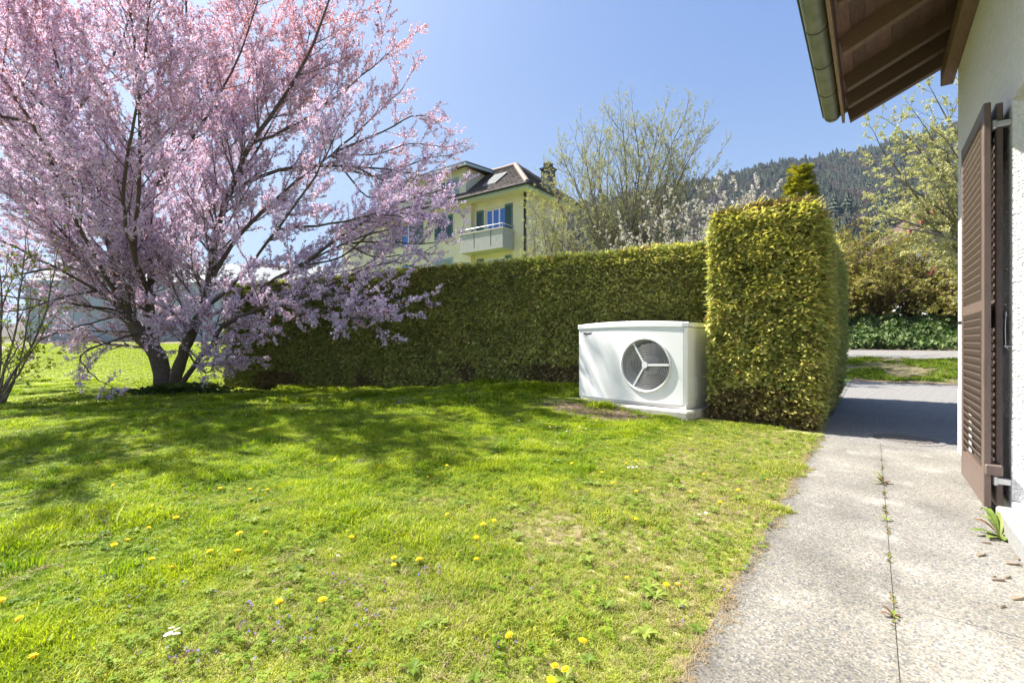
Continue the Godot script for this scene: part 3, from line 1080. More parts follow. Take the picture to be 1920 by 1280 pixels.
# ------------------------------------------------------------------ white and red house up the road
func build_red_house():
	var yaw := deg_to_rad(-36.9)
	var bb := Basis(Vector3.UP, deg_to_rad(-20))
	var white := mat(Color(.80, .80, .80), .85)
	var red := mat(Color(.26, .045, .035), .6)
	var brown := mat(Color(.09, .05, .035), .8)
	var at := P(27.8, 1.9, 27.5)
	var b := thing("red_timbered_house", "white house with dark red timber posts and a dark gable roof behind the bushes", "house", at, bb)
	var g := Geo.new()
	g.box(Vector3(-3.2, -1, -7), Vector3(3.4, 6.0, 0))
	g.hexa([Vector3(-3.2, 6.0, 0), Vector3(3.4, 6.0, 0), Vector3(3.4, 6.0, -7), Vector3(-3.2, 6.0, -7), Vector3(0, 9.0, 0), Vector3(.2, 9.0, 0), Vector3(.2, 9.0, -7), Vector3(0, 9.0, -7)])
	part("wall", g, white, b)
	g = Geo.new()
	for sgn in [-1, 1]:
		var x: float = 4.4 * sgn
		var lo := Vector3(x, 5.3, 1.3); var lo2 := Vector3(x, 5.3, -8)
		var hi := Vector3(.1, 9.5, 1.3); var hi2 := Vector3(.1, 9.5, -8)
		var up := Vector3(0, .22, 0)
		if sgn < 0: g.hexa([lo, hi, hi2, lo2, lo + up, hi + up, hi2 + up, lo2 + up])
		else: g.hexa([hi, lo, lo2, hi2, hi + up, lo + up, lo2 + up, hi2 + up])
	part("roof", g, brown, b)
	g = Geo.new()
	for k in 9:
		var t := k / 8.0
		var p := Vector3(-4.4, 5.55, 1.2).lerp(Vector3(.1, 9.75, 1.2), t)
		g.box(p - Vector3(.2, .05, .2), p + Vector3(.2, .14, .15))
	part("verge_tile", g, mat(Color(.42, .13, .07), .8), b)
	for x: float in [-2.9, -1.6, -.3]:
		g = Geo.new()
		g.box(Vector3(x, -1, 1.0), Vector3(x + .24, 3.9, 1.24))
		part("post", g, red, b)
	g = Geo.new()
	g.hexa([Vector3(-3.6, 3.0, 1.5), Vector3(.6, 4.9, 1.5), Vector3(.6, 4.9, .002), Vector3(-3.6, 3.0, .002), Vector3(-3.6, 3.25, 1.5), Vector3(.6, 5.15, 1.5), Vector3(.6, 5.15, .002), Vector3(-3.6, 3.25, .002)])
	part("porch_roof", g, red, b)
	g = Geo.new()
	g.box(Vector3(-2.3, 4.2, .002), Vector3(-1.4, 5.4, .05))
	var w := part("window", g, M.frame, b)
	g = Geo.new()
	g.box(Vector3(-2.2, 4.3, .05), Vector3(-1.5, 5.3, .06))
	part("pane", g, M.pane, w)

# ------------------------------------------------------------------ glasshouse beyond the left lawn
func build_glasshouse():
	var b := thing("glasshouse", "long pale glasshouse with upright glazing bars far behind the blossoming tree", "greenhouse", P(-24.0, 1.0, 36.0), Basis(Vector3.UP, deg_to_rad(8)))
	var g := Geo.new()
	g.box(Vector3(-11, -.4, -6), Vector3(13, .45, 0))
	part("base_wall", g, M.concrete, b)
	var pm := mat(Color(.42, .47, .50), .35)
	var n := 0
	for k in 24:
		g = Geo.new()
		g.box(Vector3(-11 + k + .04, .452, -.06), Vector3(-10 + k - .04, 4.3, -.04))
		part("pane", g, pm, b)
	g = Geo.new()
	for k in 25:
		g.box(Vector3(-11.04 + k, .452, -.1), Vector3(-10.96 + k, 4.32, .0))
	g.box(Vector3(-11.1, 4.322, -.12), Vector3(13.1, 4.46, .02))
	g.box(Vector3(-11.1, 2.3, -.03), Vector3(13.1, 2.38, .012))
	part("frame", g, M.steel, b)
	g = Geo.new()
	g.hexa([Vector3(-11.1, 4.47, .05), Vector3(13.1, 4.47, .05), Vector3(13.1, 6.4, -3), Vector3(-11.1, 6.4, -3), Vector3(-11.1, 4.52, .05), Vector3(13.1, 4.52, .05), Vector3(13.1, 6.45, -3), Vector3(-11.1, 6.45, -3)])
	g.hexa([Vector3(-11.1, 6.4, -3), Vector3(13.1, 6.4, -3), Vector3(13.1, 4.47, -6), Vector3(-11.1, 4.47, -6), Vector3(-11.1, 6.45, -3), Vector3(13.1, 6.45, -3), Vector3(13.1, 4.52, -6), Vector3(-11.1, 4.52, -6)])
	g.box(Vector3(-11, .452, -6), Vector3(13, 4.4, -5.95))
	part("roof", g, mat(Color(.22, .24, .25), .8), b)
	# dug bed in front of it
	var s := Geo.new()
	for i in 40:
		for j in 4:
			var x0 := -34.0 + i * .75
			var d0 := 30.0 + j * 1.2
			var pts := []
			for q in [[0, 0], [1, 0], [1, 1], [0, 1]]:
				var x: float = x0 + q[0] * .75
				var d: float = d0 + q[1] * 1.2
				pts.append(P(x, ground(x, d) + .05 + .05 * fine.get_noise_2d(x * 2, d * 2), d))
			s.quad(pts[0], pts[1], pts[2], pts[3], Color(.26, .19, .155))
	struct("flower_bed", s.mesh(), M.soil)

# ------------------------------------------------------------------ heat pump
func build_pump():
	var base := P(1.725, .175, 7.125)
	var hb := Basis(Vector3(.707107, 0, .707107), Vector3.UP, Vector3(-.707107, 0, .707107)) # x along the front, z out of it
	# concrete pad
	var pad := thing("concrete_pad", "rough pale concrete base slab under the white heat pump", "slab", base, hb)
	var g := Geo.new()
	g.bevel(Vector3(-1.05, -.25, -.95), Vector3(1.0, .0, .19), .02)
	part("slab", g, M.concrete, pad)
	var b := thing("heat_pump", "large white outdoor heat pump with round fan grille in front of the hedge", "heat pump", base, hb)
	var W2 := .905
	var H := 1.19
	var D := .78
	var bow := func(x): return .045 * (1.0 - pow(x / W2, 2))
	var crown := func(x): return .032 * (1.0 - pow(x / W2, 2))
	var C := Vector2(.30, .585)
	var R := .385
	var y0 := .055
	var y1 := H - .075
	# front panel with the round opening
	g = Geo.new()
	g.smooth = true
	var N := 72
	var xl := -W2
	var xr := W2 - .05
	var put := func(x, y):
		g.v.append(Vector3(x, y, bow.call(x)))
		g.nn.append(Vector3(.09 * x / (W2 * W2), 0, 1).normalized())
	for i in N:
		var a := TAU * i / N
		var dv := Vector2(cos(a), sin(a))
		var tx := (xr - C.x) / dv.x if dv.x > 0 else (xl - C.x) / dv.x if dv.x < 0 else 1e9
		var ty := (y1 - C.y) / dv.y if dv.y > 0 else (y0 - C.y) / dv.y if dv.y < 0 else 1e9
		var t := minf(absf(tx), absf(ty))
		for k in 6:
			var r := lerpf(R, t, k / 5.0)
			put.call(C.x + dv.x * r, C.y + dv.y * r)
	for i in N:
		for k in 5:
			var a := i * 6 + k
			var c := ((i + 1) % N) * 6 + k
			g.idx.append_array(PackedInt32Array([a, c + 1, a + 1, a, c, c + 1]))
	# corners of the panel
	for cn in [[xr, y1], [xl, y1], [xl, y0], [xr, y0]]:
		var ang := atan2(cn[1] - C.y, cn[0] - C.x)
		var i0 := int(floor(fposmod(ang, TAU) / TAU * N))
		var k := g.v.size()
		put.call(cn[0], cn[1])
		g.idx.append_array(PackedInt32Array([k, i0 * 6 + 5, ((i0 + 1) % N) * 6 + 5]))
	part("front_panel", g, M.white_sheet, b)
	# rounded right edge, right side, left side, back, as one sheet with folds
	g = Geo.new()
	g.smooth = true
	var prof := [] # x, z, nx, nz
	for i in 9:
		var a := PI * .5 * (1.0 - i / 8.0)
		prof.append([xr + .002 + .048 * cos(a), bow.call(xr) - .048 + .048 * sin(a), cos(a), sin(a)])
	prof.append([W2, -.40, 1, 0])
	for i in prof.size():
		for y in [y0, y1]:
			g.v.append(Vector3(prof[i][0], y, prof[i][1]))
			g.nn.append(Vector3(prof[i][2], 0, prof[i][3]))
	for i in prof.size() - 1:
		var a := i * 2
		g.idx.append_array(PackedInt32Array([a, a + 3, a + 2, a, a + 1, a + 3]))
	part("corner_panel", g, M.white_sheet, b)
	g = Geo.new()
	g.box(Vector3(W2 - .03, y0, -D), Vector3(W2, y1, -.404))
	g.box(Vector3(-W2, y0, -D), Vector3(-W2 + .02, y1, -.005))
	g.box(Vector3(-W2 + .02, y0, -D), Vector3(W2 - .03, y1, -D + .02))
	var side := part("side_panel", g, M.white_sheet, b)
	g = Geo.new()
	for k in 6:
		g.box(Vector3(W2 + .0005, .12, -.34 + .04 * k), Vector3(W2 + .006, .42, -.322 + .04 * k))
	part("louvre", g, M.spoke, side)
	# lid: crowned, with a lip over the front
	g = Geo.new()
	var NX := 24
	var o := .014
	for i in NX:
		var xa := lerpf(-W2 - o, W2 + o, float(i) / NX)
		var xb := lerpf(-W2 - o, W2 + o, float(i + 1) / NX)
		var za: float = bow.call(clampf(xa, -W2, W2)) + o
		var zb: float = bow.call(clampf(xb, -W2, W2)) + o
		if i == NX - 1: zb -= .03
		if i == NX - 1: pass
		var ta: float = H + crown.call(clampf(xa, -W2, W2)) - .0
		var tb: float = H + crown.call(clampf(xb, -W2, W2)) - .0
		var bot := y1 + .008
		var la: float = bot + crown.call(clampf(xa, -W2, W2)) * .55
		var lb: float = bot + crown.call(clampf(xb, -W2, W2)) * .55
		g.quad(Vector3(xa, la, za), Vector3(xb, lb, zb), Vector3(xb, tb - .012, zb), Vector3(xa, ta - .012, za))
		g.quad(Vector3(xa, ta - .012, za), Vector3(xb, tb - .012, zb), Vector3(xb, tb, zb - .012), Vector3(xa, ta, za - .012))
		g.quad(Vector3(xa, ta, za - .012), Vector3(xb, tb, zb - .012), Vector3(xb, tb, -D - o), Vector3(xa, ta, -D - o))
		g.quad(Vector3(xb, lb, zb), Vector3(xa, la, za), Vector3(xa, la, -D - o), Vector3(xb, lb, -D - o))
	for sg in [-1, 1]:
		var x: float = (W2 + o) * sg
		var zf: float = o - (.03 if sg > 0 else 0.0)
		var q := [Vector3(x, y1 + .008, zf), Vector3(x, y1 + .008, -D - o), Vector3(x, H, -D - o), Vector3(x, H - .006, zf)]
		if sg < 0: q.reverse()
		g.quad(q[0], q[1], q[2], q[3])
	part("lid", g, M.white_sheet, b)
	# filler strip under the crowned lip
	g = Geo.new()
	for i in NX:
		var xa := lerpf(-W2 + .003, W2 - .05, float(i) / NX)
		var xb := lerpf(-W2 + .003, W2 - .05, float(i + 1) / NX)
		g.quad(Vector3(xa, y1 - .01, bow.call(xa) - .004), Vector3(xb, y1 - .01, bow.call(xb) - .004), Vector3(xb, y1 + .05, bow.call(xb) - .004), Vector3(xa, y1 + .05, bow.call(xa) - .004))
	part("top_strip", g, M.white_sheet, b)
	# foot frame
	g = Geo.new()
	g.bevel(Vector3(-W2 + .012, .002, -D + .01), Vector3(W2 - .014, .054, .002), .006)
	part("foot_frame", g, M.frame, b)
	# fan opening: rim, barrel, motor, blades, guard rings and three spokes
	var zc: float = bow.call(C.x)
	g = Geo.new()
	g.smooth = true
	var rim := [[R + .005, zc - .012], [R + .014, zc + .012], [R - .002, zc + .024], [R - .022, zc + .018], [R - .026, zc - .05], [R - .03, zc - .30]]
	for i in N + 1:
		var a := TAU * i / N
		for k in rim.size():
			g.v.append(Vector3(C.x + cos(a) * rim[k][0], C.y + sin(a) * rim[k][0], rim[k][1] + (bow.call(C.x + cos(a) * R) - zc) * (1.0 if k < 4 else 0.0)))
			var k0 = rim[max(k - 1, 0)]
			var k1 = rim[min(k + 1, rim.size() - 1)]
			var tn := Vector2(k1[0] - k0[0], k1[1] - k0[1]).normalized()
			g.nn.append(Vector3(cos(a) * tn.y, sin(a) * tn.y, -tn.x))
	for i in N:
		for k in rim.size() - 1:
			var a := i * rim.size() + k
			var c := a + rim.size()
			g.idx.append_array(PackedInt32Array([a, a + 1, c + 1, a, c + 1, c]))
	var fan := part("fan_rim", g, M.spoke, b)
	g = Geo.new()
	for i in 36:
		var a := TAU * i / 36.0
		var a2 := TAU * (i + 1) / 36.0
		g.tri(Vector3(C.x, C.y, zc - .3), Vector3(C.x + cos(a) * R, C.y + sin(a) * R, zc - .3), Vector3(C.x + cos(a2) * R, C.y + sin(a2) * R, zc - .3))
	part("fan_housing", g, M.dark, fan)
	g = Geo.new()
	for i in 7: # swept blades at rest
		var a := TAU * i / 7.0 + .2
		for k in 5:
			var r0 := lerpf(.13, R - .045, k / 5.0)
			var r1 := lerpf(.13, R - .045, (k + 1) / 5.0)
			var s0 := a + .5 * (r0 - .13)
			var s1 := a + .5 * (r1 - .13)
			var wd := .42
			g.quad(Vector3(C.x + cos(s0) * r0, C.y + sin(s0) * r0, zc - .14), Vector3(C.x + cos(s1) * r1, C.y + sin(s1) * r1, zc - .14), Vector3(C.x + cos(s1 + wd) * r1, C.y + sin(s1 + wd) * r1, zc - .20), Vector3(C.x + cos(s0 + wd) * r0, C.y + sin(s0 + wd) * r0, zc - .20))
	part("fan_blade", g, M.blade, fan)
	g = Geo.new()
	g.smooth = true
	var hub := [[0.0, -.085], [.06, -.087], [.12, -.10], [.135, -.13], [.135, -.24]]
	for i in 33:
		var a := TAU * i / 32.0
		for k in hub.size():
			g.v.append(Vector3(C.x + cos(a) * hub[k][0], C.y + sin(a) * hub[k][0], zc + hub[k][1]))
			g.nn.append(Vector3(cos(a), sin(a), .15).normalized() if k > 3 else Vector3(cos(a) * k * .3, sin(a) * k * .3, 1).normalized())
	for i in 32:
		for k in hub.size() - 1:
			var a := i * hub.size() + k
			var c := a + hub.size()
			g.idx.append_array(PackedInt32Array([a, c + 1, a + 1, a, c, c + 1]))
	part("fan_hub", g, M.hub, fan)
	for k in 13:
		var r := .06 + .0248 * k
		g = Geo.new()
		var pts := []
		var rad := []
		for i in 49:
			var a := TAU * i / 48.0
			pts.append(Vector3(C.x + cos(a) * r, C.y + sin(a) * r, zc + .004))
			rad.append(.0046)
		g.tube(pts, rad, 5)
		part("guard_ring", g, M.grille, fan)
	for deg in [2.0, 121.0, 239.0]:
		g = Geo.new()
		var a := deg_to_rad(deg)
		var dv := Vector3(cos(a), sin(a), 0)
		var sd := Vector3(-sin(a), cos(a), 0) * .017
		var ctr := Vector3(C.x, C.y, zc + .012)
		var lo := Vector3(0, 0, -.014)
		var p0 := ctr + dv * .03; var p1 := ctr + dv * (R - .016)
		g.hexa([p0 + sd + lo, p0 - sd + lo, p1 - sd + lo, p1 + sd + lo, p0 + sd * .7, p0 - sd * .7, p1 - sd * .7, p1 + sd * .7])
		part("spoke", g, M.spoke, fan)
	g = Geo.new()
	g.tube([Vector3(C.x, C.y, zc - .002), Vector3(C.x, C.y, zc + .017)], [.05, .044], 12, true)
	part("spoke_boss", g, M.spoke, fan)
	for x: float in [-W2 + .04, -.42, .1, xr - .03]:
		for y: float in [y0 + .03, y1 - .03]:
			if y > .5 and absf(x) < .5: continue
			g = Geo.new()
			g.tube([Vector3(x, y, bow.call(x) - .002), Vector3(x, y, bow.call(x) + .004)], [.007, .006], 8, true)
			part("screw", g, M.steel, b)
	g = Geo.new()
	g.box(Vector3(xr - .0035, y0, bow.call(xr) - .006), Vector3(xr + .0015, y1, bow.call(xr) + .0012))
	part("seam", g, M.grille, b)
	# small dark nameplate, upper left
	g = Geo.new()
	var px := -W2 + .105
	for q in [[0.0, .078], [.086, .172]]:
		g.box(Vector3(px + q[0], y1 - .078, bow.call(px) + .004), Vector3(px + q[1], y1 - .052, bow.call(px) + .012))
	part("nameplate", g, mat(Color(.055, .03, .035), .5), b)

# ------------------------------------------------------------------ hedges
func frond(sd: int) -> ArrayMesh: # a flat, drooping spray of scale leaves, 1 unit long
	var r := RandomNumberGenerator.new()
	r.seed = sd
	var g := Geo.new()
	var tip := Vector3(0, 0, 1)
	for k in 7:
		var t := .08 + .125 * k
		var bend := Vector3(0, -.22 * t * t, 0)
		for sg in [-1.0, 1.0]:
			var l := (.46 - .30 * absf(t - .35)) * r.randf_range(.75, 1.2)
			var o := Vector3(0, 0, t) + bend
			var dv := Vector3(sg * .8, r.randf_range(-.15, .12), .75).normalized()
			var w := Vector3(-dv.z, 0, dv.x) * .055
			var e := o + dv * l + Vector3(0, -.08 * l, 0)
			var sh := r.randf_range(.8, 1.15)
			var m := o.lerp(e, .6)
			g.tri(o - w * .6, m - w * 1.2, e, Color(sh, sh, sh))
			g.tri(o + w * .6, e, m + w * 1.2, Color(sh, sh, sh) * .92)
			g.tri(o - w * .6, e, o + w * .6, Color(sh, sh, sh))
	g.tri(Vector3(-.05, 0, 0), Vector3(.05, 0, 0), Vector3(0, -.2, 1.05), Color(1.1, 1.1, 1.05))
	return g.mesh()

func hedge_face(mm: Array, origin: Vector3, along: Vector3, up: Vector3, out: Vector3, count: int, depth: float, size: float, gold: float, bulge: Callable):
	var la := along.length()
	var lu := up.length()
	for k in count:
		var u := rng.randf()
		var v := rng.randf()
		var p := origin + along * u + up * v
		var lump := fine.get_noise_3d(p.x * 2.6, p.y * 3.6, p.z * 2.6)
		var lump2 := broad.get_noise_3d(p.x * 2.0, p.y * 2.0, p.z * 2.0)
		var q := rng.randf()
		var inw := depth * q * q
		p += out * (bulge.call(u, v) + .038 * lump + .03 * lump2 - inw + rnd(-.01, .03))
		var fz := (out * rnd(.5, 1.0) + along / la * rnd(-.8, .8) + up / lu * rnd(-.55, .5) + Vector3(0, rnd(-.45, .15), 0)).normalized()
		var fx := fz.cross(Vector3.UP + rv() * .55).normalized()
		var fy := fz.cross(fx).normalized() * -1.0
		var s := size * rnd(.6, 1.25)
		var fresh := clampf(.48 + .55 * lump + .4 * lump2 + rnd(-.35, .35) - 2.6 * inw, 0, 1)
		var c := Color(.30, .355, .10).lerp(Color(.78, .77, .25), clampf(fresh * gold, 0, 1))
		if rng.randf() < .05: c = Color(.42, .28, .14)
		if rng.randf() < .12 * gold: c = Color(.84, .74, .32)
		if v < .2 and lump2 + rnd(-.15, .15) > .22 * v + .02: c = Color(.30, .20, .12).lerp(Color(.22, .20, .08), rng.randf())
		if rng.randf() < .11: # longer fresh sprays standing out of the clipped face
			var lz := (out * rnd(.5, .9) + along / la * rnd(-.2, 1.0) + Vector3(0, rnd(-.35, .45), 0)).normalized()
			var lx := lz.cross(Vector3.UP + rv() * .3).normalized()
			var ls := size * rnd(1.0, 1.6)
			var tip := c.lerp(Color(.86, .80, .30), .75 * gold)
			mm[rng.randi() % mm.size()].add(lx * ls * .42, lz.cross(lx) * -ls * .42, lz * ls, p + out * (inw * .8 + rnd(-.01, .015)), tip)
			continue
		mm[rng.randi() % mm.size()].add(fx * s, fy * s, fz * s, p, c)

func build_hedges():
	var fm := leafmat(Color(.50, .52, .22), .55)
	var fronds := [frond(1), frond(2), frond(3)]
	var core := StandardMaterial3D.new()
	core.albedo_color = lin(.22, .20, .10)
	core.roughness = 1.0
	# the long hedge behind the lawn
	var a := Vector2(4.2, 7.63)
	var e := Vector2(-7.35, 12.25)
	var dirv := (e - a).normalized()
	var out := Vector3(-.370, 0, .929)
	var h := thing("long_hedge", "long clipped conifer hedge across the back of the lawn, dark towards its left end", "hedge", P((a.x + e.x) * .5, 0, (a.y + e.y) * .5))
	var inv := -h.position
	var mm := [Many.new(), Many.new(), Many.new()]
	var segs := 10
	var along0 := P(e.x - a.x, 0, e.y - a.y)
	var th := 1.0
	for k in segs:
		var p0 := P(lerpf(a.x, e.x, k / 10.0), 0, lerpf(a.y, e.y, k / 10.0)) + out * 0.0
		var p1 := P(lerpf(a.x, e.x, (k + 1) / 10.0), 0, lerpf(a.y, e.y, (k + 1) / 10.0))
		var b := ground(p0.x, -p0.z) - .1
		var topy := lerpf(2.74, 2.50, k / 9.0)
		var o := p0 + inv
		o.y = b
		hedge_face(mm, o, p1 - p0, Vector3(0, topy - b, 0), out, 9500, .12, .066, lerpf(.95, .35, ss(2, 8, k)), func(u, v): return -.08 * ss(.93, 1.0, v) + .05 * ss(.3, 0.0, v))
		var o2 := p0 + inv
		o2.y = topy
		hedge_face(mm, o2, p1 - p0, -out * th, Vector3.UP, 3000, .12, .072, 1.0, func(u, v): return 0.0)
		if k == segs - 1:
			o = p1 + inv
			o.y = b
			hedge_face(mm, o, -out * th, Vector3(0, topy - b, 0), P(dirv.x, 0, dirv.y), 5500, .12, .075, .8, func(u, v): return 0.0)
	for i in 3:
		var n: MultiMeshInstance3D = mm[i].node("foliage" if i == 0 else "foliage_%03d" % i, fronds[i], fm)
		h.add_child(n, true)
		tag(n, "", "", "", "stuff")
	var g := Geo.new()
	var c := []
	var i0 := .12
	for q in [[a, i0], [e - dirv * .15, i0], [e - dirv * .15, th - i0], [a, th - i0]]:
		c.append(P(q[0].x, 0, q[0].y) - out * q[1] + inv)
	var dn := Vector3(0, -.5, 0)
	g.hexa([c[0] + dn, c[3] + dn, c[2] + dn, c[1] + dn, c[0] + Vector3(0, 2.60, 0), c[3] + Vector3(0, 2.60, 0), c[2] + Vector3(0, 2.36, 0), c[1] + Vector3(0, 2.36, 0)])
	part("inner_branches", g, core, h)
	g = Geo.new()
	for k in 22:
		var t := (k + .5) / 22.0
		var p := P(lerpf(a.x, e.x, t), 0, lerpf(a.y, e.y, t)) - out * .2 + inv
		var y := ground(p.x - inv.x, -(p.z - inv.z))
		g.tube([p + Vector3(0, y - .1, 0), p + Vector3(rnd(-.05, .05), y + .5, rnd(-.05, .05)) + out * .08], [.035, .025], 6)
	part("stem", g, M.bark, h)
	# the tall block beside the drive
	var FL := P(2.69, 0, 6.54); var FR := P(3.70, 0, 5.80); var BR := P(6.35, 0, 9.3); var BL := P(5.35, 0, 10.0)
	h = thing("tall_hedge", "tall clipped golden green conifer hedge block standing right of the white heat pump", "hedge", P(4.4, 0, 7.8))
	inv = -h.position
	mm = [Many.new(), Many.new(), Many.new()]
	var H := 2.82
	var up := Vector3(0, H + .05, 0)
	var off := Vector3(0, -.05, 0)
	var oF := Vector3(-.591, 0, .807)
	var oR := Vector3(.79, 0, .61)
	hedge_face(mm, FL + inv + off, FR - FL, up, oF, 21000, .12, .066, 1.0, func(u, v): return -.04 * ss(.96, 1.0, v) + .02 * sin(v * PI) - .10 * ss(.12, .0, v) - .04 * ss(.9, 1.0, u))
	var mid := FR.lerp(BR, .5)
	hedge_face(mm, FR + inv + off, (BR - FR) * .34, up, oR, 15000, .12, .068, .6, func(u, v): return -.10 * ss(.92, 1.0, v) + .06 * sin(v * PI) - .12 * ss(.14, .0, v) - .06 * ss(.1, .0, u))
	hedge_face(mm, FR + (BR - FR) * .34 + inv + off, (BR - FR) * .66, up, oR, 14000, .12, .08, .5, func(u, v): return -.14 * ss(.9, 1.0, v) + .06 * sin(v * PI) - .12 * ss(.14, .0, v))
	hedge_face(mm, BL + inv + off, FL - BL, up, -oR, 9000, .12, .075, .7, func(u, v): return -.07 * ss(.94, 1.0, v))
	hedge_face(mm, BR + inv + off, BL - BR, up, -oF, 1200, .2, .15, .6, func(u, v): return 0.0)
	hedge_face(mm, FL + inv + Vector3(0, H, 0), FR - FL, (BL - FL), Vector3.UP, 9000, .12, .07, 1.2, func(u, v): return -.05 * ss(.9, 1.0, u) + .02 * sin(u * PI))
	for i in 3:
		var n: MultiMeshInstance3D = mm[i].node("foliage" if i == 0 else "foliage_%03d" % i, fronds[i], fm)
		h.add_child(n, true)
		tag(n, "", "", "", "stuff")
	g = Geo.new()
	var k0 := .12
	var q := [FL - oF * k0 + oR * k0, FR - oF * k0 - oR * k0, BR + oF * k0 - oR * k0, BL + oF * k0 + oR * k0]
	for i in 4: q[i] += inv
	g.hexa([q[0] + dn, q[1] + dn, q[2] + dn, q[3] + dn, q[0] + Vector3(0, H - .16, 0), q[1] + Vector3(0, H - .2, 0), q[2] + Vector3(0, H - .2, 0), q[3] + Vector3(0, H - .16, 0)])
	part("inner_branches", g, core, h)
	# golden tip of an unclipped conifer rising above the block
	h = thing("golden_conifer", "pointed golden conifer leader rising out of the top of the tall hedge", "conifer", P(4.05, 2.5, 6.75))
	mm = [Many.new()]
	for k in 300:
		var t := rng.randf()
		var r := .30 * pow(1.0 - t, 1.35) * sqrt(rng.randf()) + .02
		var an := rnd(0, TAU)
		var o := Vector3(cos(an), 0, sin(an))
		var p := o * r + Vector3(0, .1 + t * .92, 0)
		var fz := (o + Vector3(0, rnd(.1, .9), 0) + rv() * .35).normalized()
		var fx := fz.cross(Vector3.UP + rv() * .5).normalized()
		mm[0].add(fx * .13, fx.cross(fz) * .13, fz * .16, p, Color(.17, .20, .03).lerp(Color(.44, .41, .07), rng.randf()))
	var nn: MultiMeshInstance3D = mm[0].node("foliage", fronds[1], fm)
	h.add_child(nn, true)
	tag(nn, "", "", "", "stuff")
	g = Geo.new()
	g.tube([Vector3(0, -2.4, 0), Vector3(0, .6, 0), Vector3(.02, 1.02, 0)], [.05, .03, .006], 6)
	part("trunk", g, M.bark, h)

